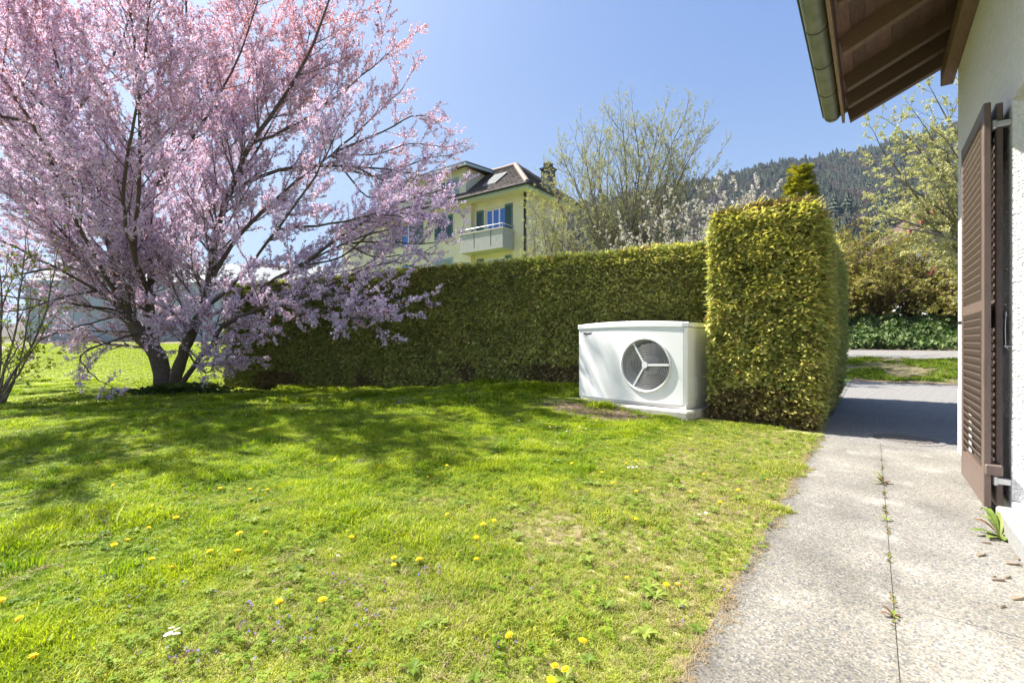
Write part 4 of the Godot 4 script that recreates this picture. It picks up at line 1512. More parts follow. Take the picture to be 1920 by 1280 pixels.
# ------------------------------------------------------------------ branching plants
class Plant:
	var wood := Geo.new()      # branches
	var twigs := Geo.new()     # fine shoots
	var spots := []            # [point, direction, level] where leaves or flowers sit
	var rng: RandomNumberGenerator
	var core := Vector3()      # shoots grow away from here
	var max_level := 3
	var len_ratio := [.5, .45, .45]
	var step := [.35, .2, .12] # spacing of the side shoots at each level
	var wander := .16
	var lift := .05            # how far shoots turn upwards
	var outward := .35
	var spread := [.9, .9, .9]
	var leaf_step := .06
	var thin := .006
	var bare := .25            # part of each shoot without side shoots
	var floor_y := .1
	var spur := 0.0            # spacing of short flowering spurs on the larger branches
	func rnd(a: float, b: float) -> float: return rng.randf_range(a, b)
	func rv() -> Vector3: return Vector3(rng.randfn(), rng.randfn(), rng.randfn()).normalized()
	func shoot(p: Vector3, dirv: Vector3, length: float, r: float, level: int):
		var n := 5 if level == 1 else 4 if level == 2 else 2
		var pts := [p]
		var rad := [r]
		var d := dirv.normalized()
		for i in n:
			d = (d + rv() * wander + Vector3(0, lift, 0) + (p - core).normalized() * .04).normalized()
			var q: Vector3 = pts[i] + d * (length / n)
			if q.y < floor_y:
				d.y = absf(d.y)
				q.y = floor_y
			pts.append(q)
			rad.append(maxf(thin * .5, r * (1.0 - .8 * (i + 1.0) / n)))
		if level <= 1: wood.tube(pts, rad, 5)
		else: twigs.tube(pts, rad, 4 if level == 2 else 3)
		side(pts, length, r, level)
	func side(pts: Array, length: float, r: float, level: int):
		if level >= 2:
			var m := int(length / leaf_step)
			for i in m:
				var t := rnd(.3 if level == 2 else .08, 1.0)
				var k := mini(int(t * (pts.size() - 1)), pts.size() - 2)
				var f := t * (pts.size() - 1) - k
				spots.append([pts[k].lerp(pts[k + 1], f), (pts[k + 1] - pts[k]).normalized(), level])
		if level == 1 and spur > 0.0:
			for i in int(length / spur):
				var t := rnd(.15, 1.0)
				var k := mini(int(t * (pts.size() - 1)), pts.size() - 2)
				spots.append([pts[k].lerp(pts[k + 1], t * (pts.size() - 1) - k) + rv() * rnd(.015, .06), rv(), 1])
		if level >= max_level: return
		var cnt := int(length * (1.0 - bare) / step[level])
		for i in cnt:
			var t := lerpf(bare, 1.0, (i + rng.randf()) / cnt)
			var k := mini(int(t * (pts.size() - 1)), pts.size() - 2)
			var f := t * (pts.size() - 1) - k
			var o: Vector3 = pts[k].lerp(pts[k + 1], f)
			var ax: Vector3 = (pts[k + 1] - pts[k]).normalized()
			var sd := rv()
			sd = (sd - ax * sd.dot(ax)).normalized()
			var away: Vector3 = (o - core).normalized()
			var nd: Vector3 = (ax * .75 + sd * spread[level] + away * outward).normalized()
			shoot(o, nd, length * len_ratio[level] * rnd(.6, 1.15) * (1.15 - .55 * t), maxf(thin, r * .48 * (1.0 - .4 * t)), level + 1)
	func limb(pts: Array, r0: float, r1: float, sub: float, target: Geo, sides := 8):
		# pts: hand-placed; smoothed by a spline, then side branches along it
		var sm := []
		var rad := []
		var n := pts.size()
		var total := 0.0
		for i in n - 1:
			var p0: Vector3 = pts[max(i - 1, 0)]; var p1: Vector3 = pts[i]; var p2: Vector3 = pts[i + 1]; var p3: Vector3 = pts[min(i + 2, n - 1)]
			total += p1.distance_to(p2)
			for k in 4:
				var t := k / 4.0
				sm.append(p1.cubic_interpolate(p2, p0, p3, t) + rv() * .018)
		sm.append(pts[n - 1])
		for i in sm.size():
			rad.append(lerpf(r0, r1, pow(i / float(sm.size() - 1), .8)) * rnd(.93, 1.07))
		target.tube(sm, rad, sides)
		var cnt := int(total / step[0])
		for i in cnt:
			var t := lerpf(.22, 1.0, (i + rng.randf()) / cnt)
			var k := mini(int(t * (sm.size() - 1)), sm.size() - 2)
			var o: Vector3 = sm[k]
			var ax: Vector3 = (sm[k + 1] - sm[k]).normalized()
			var sd := rv()
			sd = (sd - ax * sd.dot(ax)).normalized()
			var away: Vector3 = (o - core).normalized()
			var nd: Vector3 = (ax * .7 + sd * spread[0] + away * outward + Vector3(0, .12, 0)).normalized()
			shoot(o, nd, sub * rnd(.55, 1.2) * (1.1 - .4 * t), maxf(thin * 2.0, minf(lerpf(r0, r1, t) * .4, .03)), 1)
		# the limb runs out into a shoot
		shoot(sm[sm.size() - 1], (sm[sm.size() - 1] - sm[sm.size() - 2]), sub * .8, r1, 1)

func blossom_mesh(sd: int) -> ArrayMesh: # a tuft of small open flowers
	var r := RandomNumberGenerator.new()
	r.seed = sd
	var g := Geo.new()
	for f in 5:
		var dv := Vector3(r.randfn(), r.randfn() + .2, r.randfn()).normalized()
		var c := dv * r.randf_range(.45, .95)
		var x := dv.cross(Vector3(.3, 1, .2)).normalized()
		var y := dv.cross(x)
		var sh := r.randf_range(.82, 1.15)
		for k in 5:
			var a := TAU * k / 5.0 + f
			var e := x * cos(a) + y * sin(a)
			var w := (x * -sin(a) + y * cos(a)) * .2
			var tip := c + e * .55 + dv * .16
			var md := c + e * .32 + dv * .05
			g.tri(c, md - w, tip, Color(sh, sh, sh))
			g.tri(c, tip, md + w, Color(sh, sh, sh))
		# dark centre
		g.tri(c + dv * .04 + x * .1, c + dv * .04 - x * .05 + y * .09, c + dv * .04 - x * .05 - y * .09, Color(.55, .12, .22))
	return g.mesh()

func leaf_tuft(count: int, sd: int, narrow := .3) -> ArrayMesh:
	var r := RandomNumberGenerator.new()
	r.seed = sd
	var g := Geo.new()
	for k in count:
		var a := TAU * k / count + r.randf_range(-.4, .4)
		var dv := Vector3(cos(a), r.randf_range(.2, 1.1), sin(a)).normalized()
		var x := dv.cross(Vector3.UP).normalized()
		var m := dv * .5 + Vector3(0, .06, 0)
		var sh := r.randf_range(.8, 1.15)
		var l := r.randf_range(.75, 1.1)
		g.quad(Vector3.ZERO, (m - x * narrow) * l, (dv - Vector3(0, .1, 0)) * l, (m + x * narrow) * l, Color(sh, sh, sh))
	return g.mesh()

func place(mm: Many, p: Vector3, dirv: Vector3, size: float, col: Color):
	var y := (dirv + rv() * .7).normalized()
	var x := y.cross(rv()).normalized()
	mm.add(x * size, y * size, x.cross(y) * size, p, col)

func put_many(mm: Many, called: String, m: Mesh, mt: Material, parent: Node):
	if mm.count == 0: return
	var n := mm.node(called, m, mt)
	parent.add_child(n, true)
	tag(n, "", "", "", "stuff")

func build_cherry():
	var base := P(-7.62, ground(-7.62, 10.8), 10.8)
	var t := thing("cherry_plum_tree", "large cherry plum tree in pink blossom with a low forked trunk, left of the hedge", "tree", base)
	var pl := Plant.new()
	pl.rng = RandomNumberGenerator.new()
	pl.rng.seed = 99
	pl.core = Vector3(-7.0, 2.0, -10.8) - base
	pl.step = [.20, .10, .078]
	pl.len_ratio = [0, .42, .46]
	pl.spread = [.95, .8, .75]
	pl.wander = .15
	pl.lift = .07
	pl.outward = .22
	pl.leaf_step = .028
	pl.spur = .02
	pl.thin = .0036
	var w := func(a): # hand-placed limb points
		var o := []
		for q in a: o.append(W(q[0], q[1], q[2]) - base)
		return o
	var stem := Geo.new()
	# short bole, splitting at knee height
	pl.limb(w.call([[308, 737, 10.8], [304, 705, 10.8], [292, 665, 10.8], [258, 622, 10.75], [236, 585, 10.7], [222, 530, 10.7], [205, 450, 10.75], [165, 350, 10.8], [120, 240, 10.9], [96, 120, 11.0], [86, -20, 11.0], [92, -140, 11.1]]), .215, .022, 2.0, stem, 12)
	part("trunk", stem, M.bark, t)
	var limbs := [
		[[[312, 735, 10.85], [300, 690, 10.95], [288, 640, 11.1], [280, 570, 11.2], [284, 510, 11.2], [273, 440, 11.3], [290, 350, 11.3], [328, 240, 11.4], [350, 100, 11.4], [342, -60, 11.5]], .16, .02, 1.9],
		[[[322, 738, 10.75], [334, 690, 10.65], [352, 640, 10.6], [376, 585, 10.6], [393, 520, 10.6], [405, 440, 10.6], [430, 360, 10.6], [470, 270, 10.6], [540, 170, 10.7], [600, 50, 10.8], [636, -80, 10.9]], .16, .02, 1.9],
		[[[330, 735, 10.7], [348, 708, 10.55], [372, 675, 10.4], [392, 652, 10.3], [415, 612, 10.0], [480, 545, 9.7], [560, 500, 9.4], [650, 455, 9.2], [740, 425, 9.0]], .085, .014, 1.4],
		[[[392, 525, 10.6], [450, 440, 10.7], [530, 360, 10.9], [620, 290, 11.1], [700, 220, 11.3], [755, 165, 11.5]], .065, .012, 1.25],
		[[[238, 588, 10.7], [180, 545, 10.4], [100, 500, 10.0], [10, 455, 9.6], [-110, 400, 9.2]], .055, .012, 1.2],
		[[[165, 350, 10.8], [110, 300, 10.7], [40, 270, 10.5], [-80, 230, 10.3]], .05, .012, 1.7],
		[[[284, 510, 11.2], [330, 430, 12.0], [385, 330, 12.9], [440, 220, 13.6], [480, 110, 14.0]], .065, .012, 1.9],
		[[[284, 560, 11.1], [250, 480, 10.0], [232, 380, 9.0], [245, 250, 8.3], [270, 110, 7.9], [290, -60, 7.7]], .065, .012, 1.8],
		[[[378, 585, 10.6], [450, 520, 9.8], [520, 430, 9.0], [590, 330, 8.5], [625, 260, 8.4]], .055, .012, 1.3],
		[[[236, 585, 10.7], [150, 572, 10.1], [60, 562, 9.4], [-50, 545, 8.8]], .045, .011, .9],
		[[[205, 450, 10.8], [120, 380, 12.0], [40, 300, 13.0], [-40, 210, 13.6]], .055, .012, 1.9],
		[[[470, 270, 10.6], [560, 230, 10.9], [655, 160, 11.2], [735, 95, 11.4]], .045, .012, 1.3],
		[[[415, 612, 10.0], [490, 575, 9.3], [580, 555, 8.8], [670, 550, 8.4], [735, 560, 8.2]], .055, .012, 1.1],
		[[[430, 360, 10.6], [520, 320, 10.7], [640, 310, 10.9], [740, 320, 11.0], [800, 330, 11.0]], .06, .014, 1.0],
		[[[290, 350, 11.3], [380, 230, 10.7], [450, 100, 10.2], [500, -60, 9.9]], .05, .012, 1.8],
		[[[120, 240, 10.9], [200, 130, 10.2], [250, 10, 9.8], [280, -120, 9.6]], .05, .012, 1.8],
		[[[222, 530, 10.7], [130, 450, 10.2], [40, 350, 9.6], [-70, 250, 9.2]], .045, .012, 1.8],
		[[[120, 240, 10.9], [50, 165, 10.1], [-30, 70, 9.6]], .04, .011, 1.8],
		[[[165, 350, 10.8], [128, 250, 9.7], [108, 120, 9.0], [60, -30, 8.6]], .045, .012, 1.8],
		[[[328, 240, 11.4], [420, 130, 11.8], [480, 0, 12.2]], .04, .011, 1.7],
		[[[430, 360, 10.6], [500, 250, 11.2], [560, 130, 11.8], [590, 20, 12.2]], .04, .011, 1.6],
		[[[640, 310, 10.9], [700, 330, 11.0], [790, 300, 11.1], [845, 290, 11.2]], .035, .010, .7],
		[[[560, 500, 9.4], [660, 430, 9.2], [750, 380, 9.1], [830, 355, 9.1]], .045, .010, .8],
		[[[650, 455, 9.2], [720, 452, 9.0], [790, 457, 8.9], [835, 447, 8.9]], .03, .009, .65],
		[[[580, 555, 8.8], [660, 515, 8.6], [725, 492, 8.5], [780, 500, 8.5]], .03, .009, .65],
		[[[620, 290, 11.1], [720, 245, 11.3], [785, 215, 11.4], [822, 232, 11.4]], .035, .010, .75],
		[[[520, 430, 9.0], [620, 420, 8.7], [700, 402, 8.6], [775, 410, 8.6]], .035, .010, .8],
		[[[96, 120, 11.0], [10, 60, 11.0], [-80, -10, 11.0]], .045, .012, 1.8],
		[[[340, 640, 10.7], [385, 700, 10.2], [410, 655, 9.9], [425, 640, 9.8]], .03, .008, .5],
		[[[262, 625, 10.7], [205, 640, 10.1], [150, 668, 9.6], [175, 705, 9.2], [215, 728, 9.0]], .035, .008, .55],
		[[[480, 545, 9.7], [560, 570, 9.0], [640, 590, 8.6], [700, 600, 8.4]], .04, .01, .8],
		[[[236, 585, 10.7], [150, 430, 9.6], [60, 230, 8.4], [-60, 60, 7.4], [-140, -60, 6.7]], .06, .014, 2.0],
		[[[250, 480, 10.0], [262, 300, 8.8], [250, 80, 8.0], [225, -60, 7.5]], .055, .014, 1.6],
		[[[60, 230, 8.4], [-80, 200, 7.4], [-220, 120, 6.6]], .045, .012, 1.9],
		[[[640, 310, 10.9], [690, 370, 10.9], [740, 350, 11.0], [810, 320, 11.0]], .03, .009, .8],
		[[[560, 500, 9.4], [640, 480, 9.2], [720, 420, 9.2], [800, 400, 9.2]], .03, .009, .85],
		[[[620, 290, 11.1], [700, 290, 11.1], [770, 270, 11.2], [835, 275, 11.2]], .03, .009, .75],
		[[[650, 455, 9.2], [700, 480, 9.0], [760, 478, 8.9], [800, 470, 8.8]], .025, .008, .6],
		[[[560, 500, 9.4], [635, 555, 8.9], [695, 605, 8.5], [730, 632, 8.3]], .02, .006, .45],
		[[[480, 545, 9.7], [520, 585, 9.2], [565, 600, 8.9]], .02, .006, .45],
		[[[580, 555, 8.8], [640, 575, 8.6], [760, 590, 8.3]], .02, .006, .5],
		[[[180, 545, 10.4], [110, 560, 9.8], [40, 580, 9.2], [-30, 590, 8.8]], .035, .009, .6],
		[[[100, 500, 10.0], [40, 515, 9.3], [-40, 520, 8.7]], .035, .009, .7],
		[[[236, 585, 10.7], [170, 605, 10.2], [100, 625, 9.6], [60, 645, 9.3]], .03, .008, .6],
		[[[620, 290, 10.0], [700, 330, 10.2], [780, 360, 10.2], [830, 390, 10.0]], .03, .009, .9],
		[[[480, 545, 9.7], [580, 520, 9.8], [680, 500, 9.7], [750, 450, 9.6]], .03, .009, .9],
	]
	for l in limbs:
		var g := Geo.new()
		pl.limb(w.call(l[0]), l[1] * (.9 if l[1] > .1 else .8), l[2] * .8, l[3], g, 9 if l[1] > .1 else 7)
		part("limb", g, M.bark, t)
	part("branches", pl.wood, M.twig, t)
	tag(part("twigs", pl.twigs, M.twig, t), "", "", "", "stuff")
	# blossom along the shoots, bronze young leaves mostly at the top and towards the tips
	var bl := [Many.new(), Many.new(), Many.new()]
	var lv := [Many.new(), Many.new()]
	for s in pl.spots:
		var p: Vector3 = s[0]
		var wp := p + base
		var dx := wp.x + 4.6
		var high := clampf((wp.y - 4.2) / 4.5 + .10 * dx * .3 + .25 * fine.get_noise_3d(p.x, p.y, p.z), 0, 1)
		if rng.randf() < .98 - .30 * high:
			var c := Color(.84, .72, .92).lerp(Color(.97, .92, .99), rng.randf())
			if rng.randf() < .09: c = Color(.62, .42, .60)
			c = c.lerp(Color(.90, .76, .80), high * .4)
			place(bl[rng.randi() % 3], p + rv() * .02, s[1], rnd(.015, .031), c)
		if rng.randf() < .20 + .42 * high:
			var c2 := Color(.34, .075, .065).lerp(Color(.82, .29, .09), clampf(rng.randf() * .6 + high * .55, 0, 1))
			place(lv[rng.randi() % 2], p + rv() * .015, s[1] + Vector3(0, .4, 0), rnd(.020, .036), c2)
	var bm := leafmat(Color(1.0, .92, 1.0), .7)
	var lm := leafmat(Color(1.0, .55, .35), .5)
	for i in 3: put_many(bl[i], "blossom" if i == 0 else "blossom_%03d" % i, blossom_mesh(i + 1), bm, t)
	for i in 2: put_many(lv[i], "leaf" if i == 0 else "leaf_%03d" % i, leaf_tuft(4, 7 + i, .22), lm, t)
	print("cherry spots ", pl.spots.size(), " twig verts ", pl.twigs.v.size())
	# dark leafy tuft at the foot of the trunk
	var h := thing("ground_elder", "dense dark green leafy weeds round the foot of the blossoming tree", "plant", P(-6.9, ground(-6.9, 10.2), 10.2))
	var mm := Many.new()
	for k in 900:
		var x := rng.randfn() * .5
		var z := rng.randfn() * .22
		if k < 350: x -= .75
		var y := .22 * exp(-x * x * .8) * rng.randf()
		place(mm, Vector3(x, y + .02 + ground(x - 6.9, 10.2 - z) - h.position.y, z), Vector3.UP, rnd(.05, .10), Color(.045, .085, .018).lerp(Color(.11, .15, .03), rng.randf()))
	put_many(mm, "leaf", leaf_tuft(5, 30, .3), leafmat(Color(.5, .6, .2)), h)

func shrub(called: String, label: String, cat: String, base: Vector3, limbs: Array, pl: Plant, wood: Material, tuft: Mesh, lm: Material, cols: Array, size: Vector2, chance := 1.0, group := "") -> Node3D:
	var t := thing(called, label, cat, base, Basis(), group)
	var stem := Geo.new()
	for l in limbs:
		var o := []
		for q in l[0]: o.append(q - base)
		pl.limb(o, l[1], l[2], l[3], stem, 6)
	part("trunk", stem, wood, t)
	part("branches", pl.wood, wood, t)
	tag(part("twigs", pl.twigs, wood, t), "", "", "", "stuff")
	var mm := Many.new()
	for s in pl.spots:
		if rng.randf() < chance:
			var c: Color = cols[0].lerp(cols[1], rng.randf())
			if cols.size() > 2 and rng.randf() < .25: c = cols[2]
			place(mm, s[0], s[1] + Vector3(0, .5, 0), rnd(size.x, size.y), c)
	put_many(mm, "leaf", tuft, lm, t)
	print(called, " ", pl.spots.size(), " ", pl.twigs.v.size())
	return t

func plant(sd: int) -> Plant:
	var pl := Plant.new()
	pl.rng = RandomNumberGenerator.new()
	pl.rng.seed = sd
	return pl

func build_back_trees():
	var green := leafmat(Color(.62, .66, .34), .55)
	# thin-leaved willow behind the hedge
	var pl := plant(5)
	var base := W(1165, 600, 17.5)
	base.y = .2
	pl.core = Vector3(0, 1.5, 0)
	pl.step = [.25, .16, .17]
	pl.len_ratio = [0, .5, .45]
	pl.spread = [.75, .7, .7]
	pl.lift = .10
	pl.wander = .12
	pl.outward = .15
	pl.leaf_step = .065
	pl.thin = .005
	var tips := [[1010, 400, 16.5], [1025, 330, 17.5], [1050, 275, 18.2], [1090, 240, 17.0], [1125, 225, 18.5], [1165, 200, 17.5], [1190, 195, 18.0], [1245, 205, 17.0], [1290, 190, 18.0], [1325, 215, 17.6], [1345, 285, 17.2], [1300, 310, 18.8], [1110, 330, 15.8], [1220, 300, 15.8], [1040, 440, 15.6], [1070, 310, 16.8], [1140, 270, 17.8], [1210, 240, 18.4], [1265, 250, 16.6], [1310, 250, 18.4], [1340, 340, 17.8], [1280, 360, 16.6], [1160, 290, 16.2]]
	var limbs := []
	for q in tips:
		var tip := W(q[0], q[1], q[2])
		var foot := base + Vector3(rnd(-.3, .3), 0, rnd(-.3, .3))
		var m1 := foot.lerp(tip, .38) + Vector3((foot.x - tip.x) * .12, .35, 0) + rv() * .2
		var m2 := foot.lerp(tip, .7) + Vector3((foot.x - tip.x) * .06, .2, 0) + rv() * .25
		limbs.append([[foot, m1, m2, foot.lerp(tip, .93)], .075, .012, 1.5])
	shrub("willow_tree", "many stemmed willow with fine pale green young leaves behind the hedge", "tree", base, limbs, pl, M.pale_twig, leaf_tuft(3, 11, .16), green, [Color(.42, .42, .26), Color(.56, .55, .37)], Vector2(.055, .10), .75)
	# low willow growth in front of the apartment house's side wall
	pl = plant(6)
	base = W(1040, 600, 15.5)
	base.y = .2
	pl.core = Vector3(0, 1, 0)
	pl.step = [.2, .15, .15]
	pl.len_ratio = [0, .55, .5]
	pl.leaf_step = .05
	pl.lift = .03
	pl.wander = .2
	pl.thin = .005
	limbs = []
	for q in [[1000, 400, 15.0], [1010, 360, 15.6], [1040, 380, 15.2], [1075, 400, 15.6], [1030, 430, 14.8], [1090, 440, 15], [1000, 450, 15.4], [1060, 350, 16]]:
		var tip := W(q[0], q[1], q[2])
		limbs.append([[base + rv() * .2, base.lerp(tip, .5) + rv() * .3, base.lerp(tip, .9)], .05, .012, 1.1])
	shrub("willow_bush", "lower pale green willow bush in front of the apartment house's grey side wall", "bush", base, limbs, pl, M.pale_twig, leaf_tuft(3, 12, .18), green, [Color(.44, .45, .22), Color(.58, .57, .32)], Vector2(.05, .09), .75)
	# white-blossoming blackthorn right of it
	pl = plant(7)
	base = W(1290, 600, 14.5)
	base.y = .3
	pl.core = Vector3(0, 1, 0)
	pl.step = [.18, .14, .12]
	pl.len_ratio = [0, .5, .5]
	pl.leaf_step = .045
	pl.lift = .06
	pl.wander = .22
	pl.thin = .005
	limbs = []
	for q in [[1180, 430, 14], [1215, 400, 14.6], [1255, 385, 14.2], [1300, 370, 14.8], [1340, 360, 14.4], [1385, 350, 14.6], [1420, 350, 14.2], [1450, 360, 14.8], [1130, 450, 14.6], [1330, 420, 13.6], [1400, 400, 15.2]]:
		var tip := W(q[0], q[1], q[2])
		limbs.append([[base + rv() * .25, base.lerp(tip, .5) + rv() * .3, base.lerp(tip, .9)], .06, .012, 1.15])
	shrub("blackthorn_tree", "grey twiggy tree with small white blossom behind the hedge, left of the golden conifer", "tree", base, limbs, pl, M.grey_twig, blossom_mesh(9), leafmat(Color(.6, .6, .55), .7), [Color(.70, .69, .63), Color(.84, .82, .78), Color(.36, .32, .18)], Vector2(.022, .045), .8)
	# pale green tree leaning out from behind the house
	pl = plant(8)
	base = P(15.6, .1, 15.0)
	pl.core = Vector3(0, 3, 0)
	pl.step = [.25, .16, .12]
	pl.len_ratio = [0, .5, .45]
	pl.leaf_step = .04
	pl.lift = .02
	pl.wander = .17
	pl.outward = .1
	pl.thin = .005
	limbs = []
	for q in [[1650, 275, 13.6], [1680, 330, 13.2], [1700, 250, 14.2], [1660, 400, 13.6], [1720, 300, 14.6], [1735, 235, 13.8], [1760, 190, 14.2], [1760, 350, 13.0], [1700, 380, 14.4], [1775, 260, 13.2], [1800, 300, 14.6], [1690, 425, 13.2], [1820, 200, 14], [1880, 150, 14], [1900, 280, 13.4], [1780, 400, 13.6]]:
		var tip := W(q[0], q[1], q[2])
		var foot := base + Vector3(0, 1.2 + rnd(0, 1.4), 0)
		limbs.append([[foot, foot.lerp(tip, .45) + Vector3(0, .5, 0) + rv() * .3, foot.lerp(tip, .98)], .07, .014, 1.35])
	limbs.append([[base, base + Vector3(.05, 1.4, 0), base + Vector3(0, 2.8, 0)], .2, .12, 1.0])
	shrub("elder_tree", "pale yellow green tree in young leaf reaching out beside the near house wall", "tree", base, limbs, pl, M.grey_twig, leaf_tuft(4, 13, .22), green, [Color(.46, .47, .20), Color(.66, .63, .34), Color(.54, .52, .25)], Vector2(.045, .085), .8)
	# young shrub at the left edge of the picture
	pl = plant(9)
	base = P(-9.0, ground(-9.0, 8.4), 8.4)
	pl.core = Vector3(0, .5, 0)
	pl.step = [.2, .14, .12]
	pl.len_ratio = [0, .5, .5]
	pl.leaf_step = .07
	pl.lift = .09
	pl.thin = .004
	limbs = []
	for q in [[60, 560, 8.4], [20, 520, 8.6], [95, 600, 8.2], [110, 470, 8.6], [50, 450, 8.2], [-30, 480, 8.4], [40, 640, 8.0], [-20, 380, 8.4]]:
		var tip := W(q[0], q[1], q[2])
		limbs.append([[base + rv() * .1, base.lerp(tip, .5) + rv() * .15, base.lerp(tip, .95)], .025, .007, .7])
	shrub("young_shrub", "thin shrub with bright yellow green new leaves at the left edge, before the sunny lawn", "shrub", base, limbs, pl, M.twig, leaf_tuft(4, 14, .28), leafmat(Color(.85, .95, .3), .5), [Color(.30, .36, .04), Color(.48, .50, .08)], Vector2(.04, .075), .75)

# ------------------------------------------------------------------ bank beyond the road
func build_bank():
	var mm := Many.new()
	var ivy := thing("ivy", "glossy dark green ivy covering the bank beyond the footway", "ivy", U(23.0, 0))
	for k in 9000:
		var s := rnd(21.95, 24.6)
		var n := rnd(-9, 6)
		var p := U(s, n)
		p.y = ground(p.x, -p.z) + rnd(.02, .5) * clampf(.45 + .9 * fine.get_noise_2d(p.x * 1.1, p.z * 1.1), .05, 1.2)
		place(mm, p - ivy.position, Vector3(-.5, .6, .6), rnd(.09, .17), Color(.05, .10, .03).lerp(Color(.26, .32, .13), pow(rng.randf(), 1.6)))
	var im := leafmat(Color(.3, .4, .12), .38)
	put_many(mm, "leaf", leaf_tuft(4, 20, .36), im, ivy)
	var yel := leafmat(Color(.66, .68, .2), .6)
	var k := 0
	for q in [[25.2, 1.4, 3.7], [24.9, -.3, 4.0], [25.1, -2.0, 2.3], [24.8, -3.7, 1.7], [26.6, .6, 4.6], [26.8, -1.3, 4.4], [26.4, -3.2, 2.2], [25.2, -5.6, 2.2], [25.6, 3.2, 3.6]]:
		var pl := plant(40 + k)
		var base := U(q[0], q[1])
		base.y = ground(base.x, -base.z) - .05
		pl.core = Vector3(0, -.3, 0)
		pl.step = [.2, .13, .11]
		pl.len_ratio = [0, .6, .55]
		pl.leaf_step = .055
		pl.lift = -.01
		pl.wander = .25
		pl.thin = .006
		var limbs := []
		for i in 14:
			var a := TAU * i / 14.0 + rnd(-.2, .2)
			var r := rnd(.4, 1.5)
			var tip := base + Vector3(cos(a) * r, q[2] * rnd(.08, .9), sin(a) * r)
			limbs.append([[base + rv() * .12, base.lerp(tip, .5) + Vector3(0, .25, 0) + rv() * .12, tip], .035, .009, .95])
		for i in 12:
			var a := TAU * i / 12.0 + rnd(-.3, .3)
			var r := rnd(.7, 1.8)
			var tip := base + Vector3(cos(a) * r, q[2] * rnd(.05, .5), sin(a) * r)
			limbs.append([[base + rv() * .15, base.lerp(tip, .5) + Vector3(0, .3, 0) + rv() * .15, tip], .03, .008, .95])
		var words: String = ["left behind the hedge corner", "in the middle, above the ivy", "left of the house wall", "close beside the house wall", "at the back on the left", "at the back in the middle", "at the back on the right", "hidden behind the house corner", "behind the tall hedge"][k]
		shrub("deciduous_bush", "twiggy bush in yellow green new leaf on the bank, " + words, "bush", base, limbs, pl, M.brown_twig, leaf_tuft(4, 16, .26), yel, [Color(.31, .32, .08), Color(.46, .44, .13), Color(.32, .22, .13)], Vector2(.05, .09), .9, "bushes on the bank beyond the road")
		k += 1

# ------------------------------------------------------------------ turf
func tuft(blades: int, sd: int, lean: float, width: float) -> ArrayMesh:
	var r := RandomNumberGenerator.new()
	r.seed = sd
	var g := Geo.new()
	for k in blades:
		var a := r.randf_range(0, TAU)
		var dv := Vector3(cos(a), 0, sin(a))
		var sd2 := Vector3(-sin(a), 0, cos(a)) * width * r.randf_range(.7, 1.3)
		var o := Vector3(r.randfn() * .22, -.05, r.randfn() * .22)
		var h := r.randf_range(.5, 1.0)
		var ln := lean * r.randf_range(.3, 1.6)
		var m := o + Vector3(0, h * .6, 0) + dv * ln * .3 * h
		var tip := o + Vector3(0, h * (1.0 - .25 * ln), 0) + dv * ln * h
		var sh := r.randf_range(.72, 1.2)
		g.quad(o - sd2, o + sd2, m + sd2 * .8, m - sd2 * .8, Color(sh * .9, sh * .9, sh * .85))
		g.tri(m - sd2 * .8, m + sd2 * .8, tip, Color(sh, sh, sh * .95))
	return g.mesh()

func rosette(leaves: int, sd: int, w: float, rise: float) -> ArrayMesh: # flat rosette of notched leaves (dandelion, plantain)
	var r := RandomNumberGenerator.new()
	r.seed = sd
	var g := Geo.new()
	for k in leaves:
		var a := TAU * k / leaves + r.randf_range(-.3, .3)
		var dv := Vector3(cos(a), 0, sin(a))
		var sdv := Vector3(-sin(a), 0, cos(a))
		var l := r.randf_range(.6, 1.1)
		var prev := Vector3(0, .02, 0)
		var pw := .02
		var sh := r.randf_range(.75, 1.2)
		for i in 4:
			var t := (i + 1) / 4.0
			var p := dv * l * t + Vector3(0, rise * sin(t * 2.4) * l, 0)
			var ww: float = w * [.6, 1.0, .85, .05][i] * (1.0 if i % 2 == 0 else r.randf_range(.7, 1.1))
			g.quad(prev - sdv * pw, prev + sdv * pw, p + sdv * ww, p - sdv * ww, Color(sh, sh, sh))
			prev = p
			pw = ww
	return g.mesh()

func clover(sd: int) -> ArrayMesh:
	var r := RandomNumberGenerator.new()
	r.seed = sd
	var g := Geo.new()
	for k in 6:
		var o := Vector3(r.randfn() * .5, r.randf_range(.35, .9), r.randfn() * .5)
		var a0 := r.randf_range(0, TAU)
		var sh := r.randf_range(.75, 1.2)
		for q in 3:
			var a := a0 + TAU * q / 3.0
			var dv := Vector3(cos(a), r.randf_range(-.25, .25), sin(a)) * .36
			var sv := Vector3(-sin(a), 0, cos(a)) * .17
			g.quad(o, o + dv * .6 - sv, o + dv, o + dv * .6 + sv, Color(sh, sh, sh))
	return g.mesh()

func blocked(x: float, d: float) -> bool:
	var n := -.8 * x + .6 * d
	var s := .6 * x + .8 * d
	if n < .455 + .14 * fine.get_noise_2d(s * 2.1, 4.0) + .07 * fine.get_noise_2d(s * 7.0, 14.0): return true
	if s > 6.62 and n < .85: return true
	# heat pump base
	var q := Vector2(x - 1.725, d - 7.125)
	var al := q.x * .731 - q.y * .682
	var ac := q.x * .682 + q.y * .731
	if absf(al) < 1.02 and ac > -.18 and ac < .97: return true
	# inside the hedges
	var hd := .370 * (x - 4.2) + .929 * (d - 7.63)
	var ha := -.929 * (x - 4.2) + .370 * (d - 7.63)
	if hd > -.02 and hd < 1.1 and ha > 0 and ha < 12.4: return true
	if d > 5.7 and x > 2.5 and hd < 0 and (x - 2.64) * .517 - (d - 6.44) * -.856 > 0: return true
	return false

